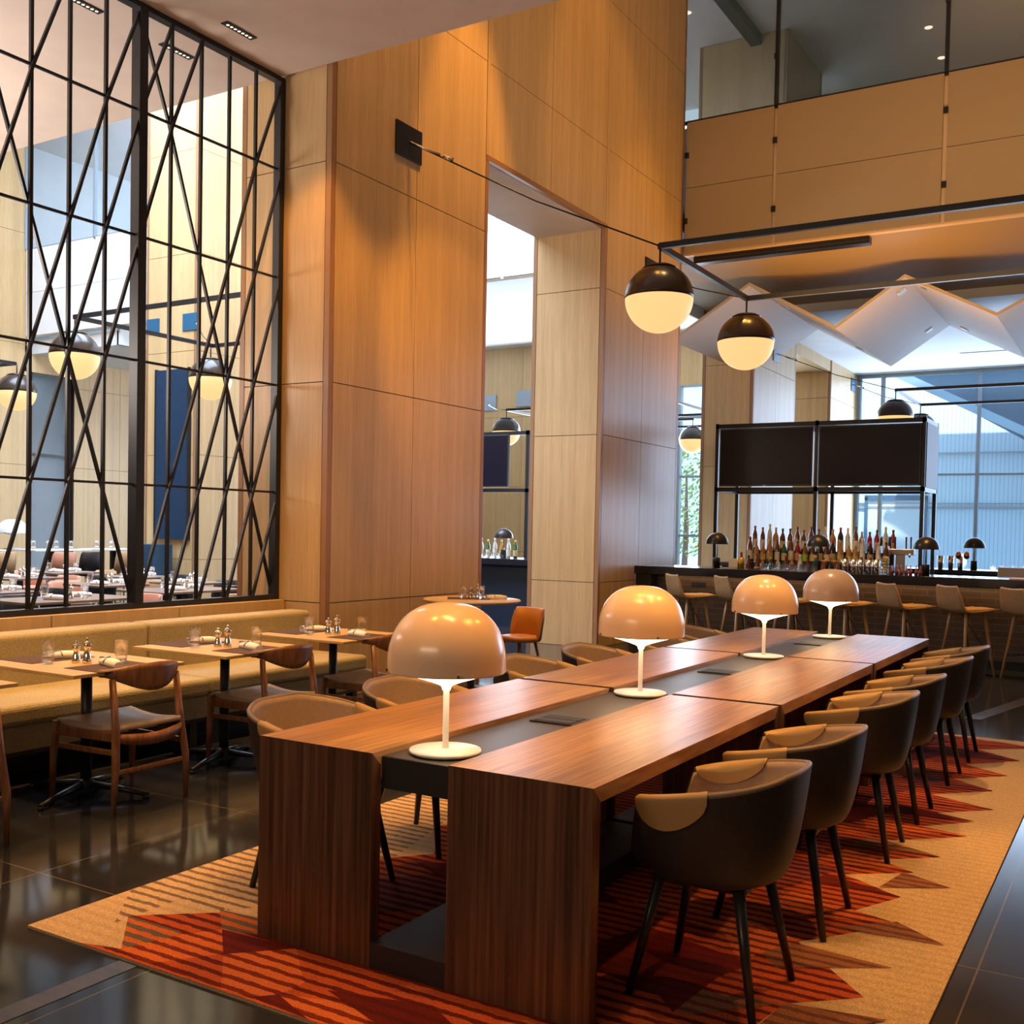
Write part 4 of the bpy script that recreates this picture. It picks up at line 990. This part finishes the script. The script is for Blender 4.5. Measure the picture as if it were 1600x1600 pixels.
tag(MB().lathe([(0, 0), (.045, 0), (.045, .14), (0, .14)], n=20).build('gold_canister', mat('gold_can', (.62, .42, .08), .3, .6), loc=(-4.72, 13.85, ZB)), 'small gold canister left of the bottles', 'canister')
for i in range(9):
    o = rock.put((-1.9+(i)*.13, 16.55+.06*(i % 2), ZB), 0, f'upturned glass on the far counter, {ORD[i]} right of the far lamp')
t = thing('flower_jug', 'glass jug with copper cups beside the rightmost lamp', 'jug', (-2.30, 16.45, ZB))
MB().lathe([(0, 0), (.06, 0), (.07, .12), (.04, .2), (.05, .23)], n=20).build('jug_body', M['tumbler'], t)
for dx in (-.05, .06): MB().lathe([(0, .15), (.035, .17), (.045, .21), (.035, .25), (0, .27)], (dx, 0, 0), 14).build('copper_cup', mat('copper', (.75, .28, .12), .25, .9), t)
# bar stools
def stool():
    t = thing('bar_stool', 'x', 'stool', (0, 0, 0), 0, 'oak shell bar stools at the bar')
    sh = MB(); rows = []
    path = [(.26, .725, .19), (.24, .73, .20), (.05, .715, .215), (-.12, .705, .215), (-.19, .715, .21), (-.225, .75, .205), (-.255, .85, .195), (-.285, .97, .165), (-.29, .99, .15)]
    for y, z, hw in path:
        rows.append([(hw*(-1+2*j/10), y, z+.012*(abs(-1+2*j/10))**2) for j in range(11)])
    sh.grid(rows); sh.build('seat_shell', M['stoolwood'], t, solid=.022, bevel=.0)
    s = MB(); rows = [[((.19-.01*(y > .1))*(-1+2*j/8), y, .737+.010*math.cos((j-4)/4*1.5)) for j in range(9)] for y in (-.15, -.05, .08, .2, .235)]
    s.grid(rows); s.build('seat_pad', mat('stool_pad', (.62, .38, .13), .5), t, solid=.02)
    for sx in (-1, 1):
        for sy in (-1, 1): MB().tube([(.12*sx, -.0+.12*sy, .70), (.205*sx, .205*sy, 0)], [.021, .013], 10).build('leg', M['stoolleg'], t)
    f = MB(); c = [(.175*a, .175*b, .26) for a, b in ((1, 1), (-1, 1), (-1, -1), (1, -1), (1, 1))]
    f.tube(c, .007, 6); f.build('foot_ring', M['black'], t)
    b = MB(); b.tube([(-.05, -.05, .70), (.06, .06, .45), (.16, .16, .26)], .006, 6); b.tube([(.05, -.05, .70), (-.06, .06, .45), (-.16, .16, .26)], .006, 6); b.build('brace', M['black'], t)
    return t
ST = Proto(stool())
for i in range(8):
    x = -5.02+i*.648
    ST.put((x+.09, 12.62, 0), -.72, f'pale oak bar stool, {ORD[i]} from the left end of the bar')
# ------------------------------------------------------------------ bar glimpsed through the opening
t = thing('bar_counter', 'black bar counter seen through the tall wall opening', 'bar', (0, 0, 0))
MB().box(-11.5, -8.0, 14.0, 14.8, ZB-.10, ZB).build('countertop', M['bartop'], t, bevel=.006)
MB().box(-11.4, -8.1, 14.2, 14.7, 0, ZB-.10).build('front_panel', mat('navy_panel', (.012, .022, .045), .4), t)
t = thing('television_rack', 'black steel rack with televisions seen through the tall opening', 'rack', (0, 0, 0))
for x in (-11.2, -8.72, -7.9):
    MB().box(x-.03, x+.03, 14.9, 14.96, 0, 3.14).build('post', M['black'], t)
for z in (2.16, 3.1): MB().box(-11.23, -7.87, 14.9, 14.96, z-.03, z+.03).build('cross_bar', M['black'], t)
tv(-9.72, 14.9, 'television seen through the tall opening, left of the rack post', 1.3, .86); tv(-8.31, 14.9, 'narrow slice of a television right of the rack post, in the opening', .7, .86)
BL.put((-8.74, 14.25, ZB), 0, 'black dome lamp on the bar seen through the tall opening')
for i in range(6):
    P_, dn = PBP[(3, 5, 3, 2, 3, 5)[i]]; P_.put((-9.35+i*.13, 14.55, ZB), 0, f'{dn}, {ORD[i]} from the left on the bar in the wall opening')
for i in range(8): rock.put((-9.35+i*.10, 14.12, ZB), 0, f'short glass, {ORD[i]} from the left on the bar in the wall opening')

# ------------------------------------------------------------------ dining room through the screen
t = thing('wall_panel_picture', 'tall dark blue fabric panel on the wood column behind the metal screen', 'wall panel', (-15.46, 13.48, 0))
MB().box(-.42, .42, -.05, .0, 1.22, 4.33).build('fabric', M['artblue'], t); MB().box(.42, .45, -.06, .02, 1.2, 4.35).box(-.45, -.42, -.06, .02, 1.2, 4.35).build('edge_frame', M['bronze_dark'], t)
def dtable(x, y, lx, ly, z, label, mtop, rz=0):
    t = thing('dining_table', label, 'table', (x, y, 0), rz, 'tables of the far dining room')
    MB().box(-lx/2, lx/2, -ly/2, ly/2, z-.025, z).build('tabletop', mtop, t, bevel=.003)
    MB().box(-.04, .04, -.04, .04, .02, z-.025).build('column', M['black'], t); MB().box(-.25, .25, -.25, .25, 0, .02).build('base', M['black'], t)
dtop = noise_mat('dining_top', (.22, .15, .12), (.28, .19, .15), (20, 2, 2), 3, .3)
tabs = [(-9.3, 6.75, .75, 1.3, 'wide brown one closest behind the metal screen'), (-10.7, 6.9, .7, .7, 'at the left edge behind the screen'), (-11.1, 8.65, .75, .7, 'left of the screen post, middle distance'), (-9.7, 8.6, .8, 1.2, 'white-set one right of the screen post'),
        (-10.8, 9.7, .7, .7, 'brown one right of the screen post, farther back'), (-14.1, 10.2, .8, .8, 'farther back at centre left'), (-13.1, 8.8, .8, .8, 'farther back at the left edge'), (-12.4, 10.2, .75, .75, 'between the two rows of far tables')]
LCo = Proto(leather_chair(mat('coral_leather', (.55, .24, .15), .45), M['stoolleg'], .47, .26, 'dining_chair', 'leather chairs of the far dining room'))
LBk = Proto(leather_chair(M['blacksoft'], M['stoolleg'], .47, .26, 'dining_chair', 'black chairs of the far dining room'))
LTn = Proto(leather_chair(mat('tan_leather', (.42, .25, .12), .45), M['stoolleg'], .47, .26, 'dining_chair', 'tan chairs of the far dining room'))
for i, (x, y, a, b, nm) in enumerate(tabs):
    dtable(x, y, a, b, .745, f'dark-topped dining table, {nm}', dtop)
    z = .745
    for j, (dx, dy) in enumerate(((-.18, -.1), (.15, .12))):
        GL.put((x+dx, y+dy, z), 0, f'{("left", "right")[j]} water glass on the dining table {nm}', (1.1, 1.1, 1.1))
        NP.put((x-dx*.7, y+dy*2, z), .4+j, f'{("left", "right")[j]} napkin on the dining table {nm}', (1.2, 1.2, 1.2))
    MS.put((x, y+.02, z), 0, f'salt mill on the dining table {nm}'); MP.put((x+.06, y+.03, z), 0, f'pepper mill on the dining table {nm}')
    if i != 2: (LCo, LBk, LTn)[i % 3].put((x-.1, y+b/2+.3, 0), PI/2, f'low-back chair behind the dining table {nm}')
    if i not in (3, 7): (LBk, LTn, LCo)[i % 3].put((x-a/2-.3, y, 0), PI, f'low-back chair left of the dining table {nm}')
    if i not in (1, 7): (LTn, LBk, LBk)[i % 3].put((x+a/2+.3, y+.1, 0), 0, f'low-back chair right of the dining table {nm}')
wt = mat('white_top', (.75, .78, .80), .3)
for i, (x, y, ly, nm) in enumerate(((-16.2, 11.5, 1.1, 'left of the screen centre'), (-16.25, 12.8, 1.0, 'beside the navy cabinet'), (-16.4, 10.0, 1.2, 'at the left photo edge'))):
    dtable(x, y, .7, ly, 1.02, f'tall white-topped table, {nm}', wt)
    for j in range(4): GL.put((x+.1*(j % 2), y-.35+j*.22, 1.02), 0, f'{ORD[j]} water glass from left on the tall white table {nm}', (1.2, 1.2, 1.2))
    (LCo, LTn, LCo)[i].put((x+.6, y-.27, 0), 0, f'low-back chair in front of the tall white table {nm}', (.9, .9, 1.35)); 
    if i != 1: (LBk, LBk, LTn)[i].put((x+.6, y+.27, 0), 0, f'second low-back chair before the tall white table {nm}', (.9, .9, 1.35))
tag(MB().box(-15.9, -15.3, 12.9, 13.35, 0, 1.12).build('cabinet', mat('navy_cabinet', (.02, .06, .11), .4), bevel=.006), 'navy blue cabinet left of the tall blue panel', 'cabinet')
wl = LP.put((-16.7, 11.1, 1.02), 0, 'white dome lamp on the tall table behind the left of the metal screen', (1.15, 1.15, .95))
# white material on this lamp's own copies
for c in [o for o in COL.objects if o.parent == wl and o.name.startswith('lamp_shade')]:
    c.data = c.data.copy(); c.data.materials[0] = mat('white_lacquer', (.85, .86, .86), .3)
for c in [o for o in COL.objects if o.parent == wl and o.name.startswith('diffuser')]:
    c.data = c.data.copy(); c.data.materials[0] = bpy.data.materials['white_lacquer']
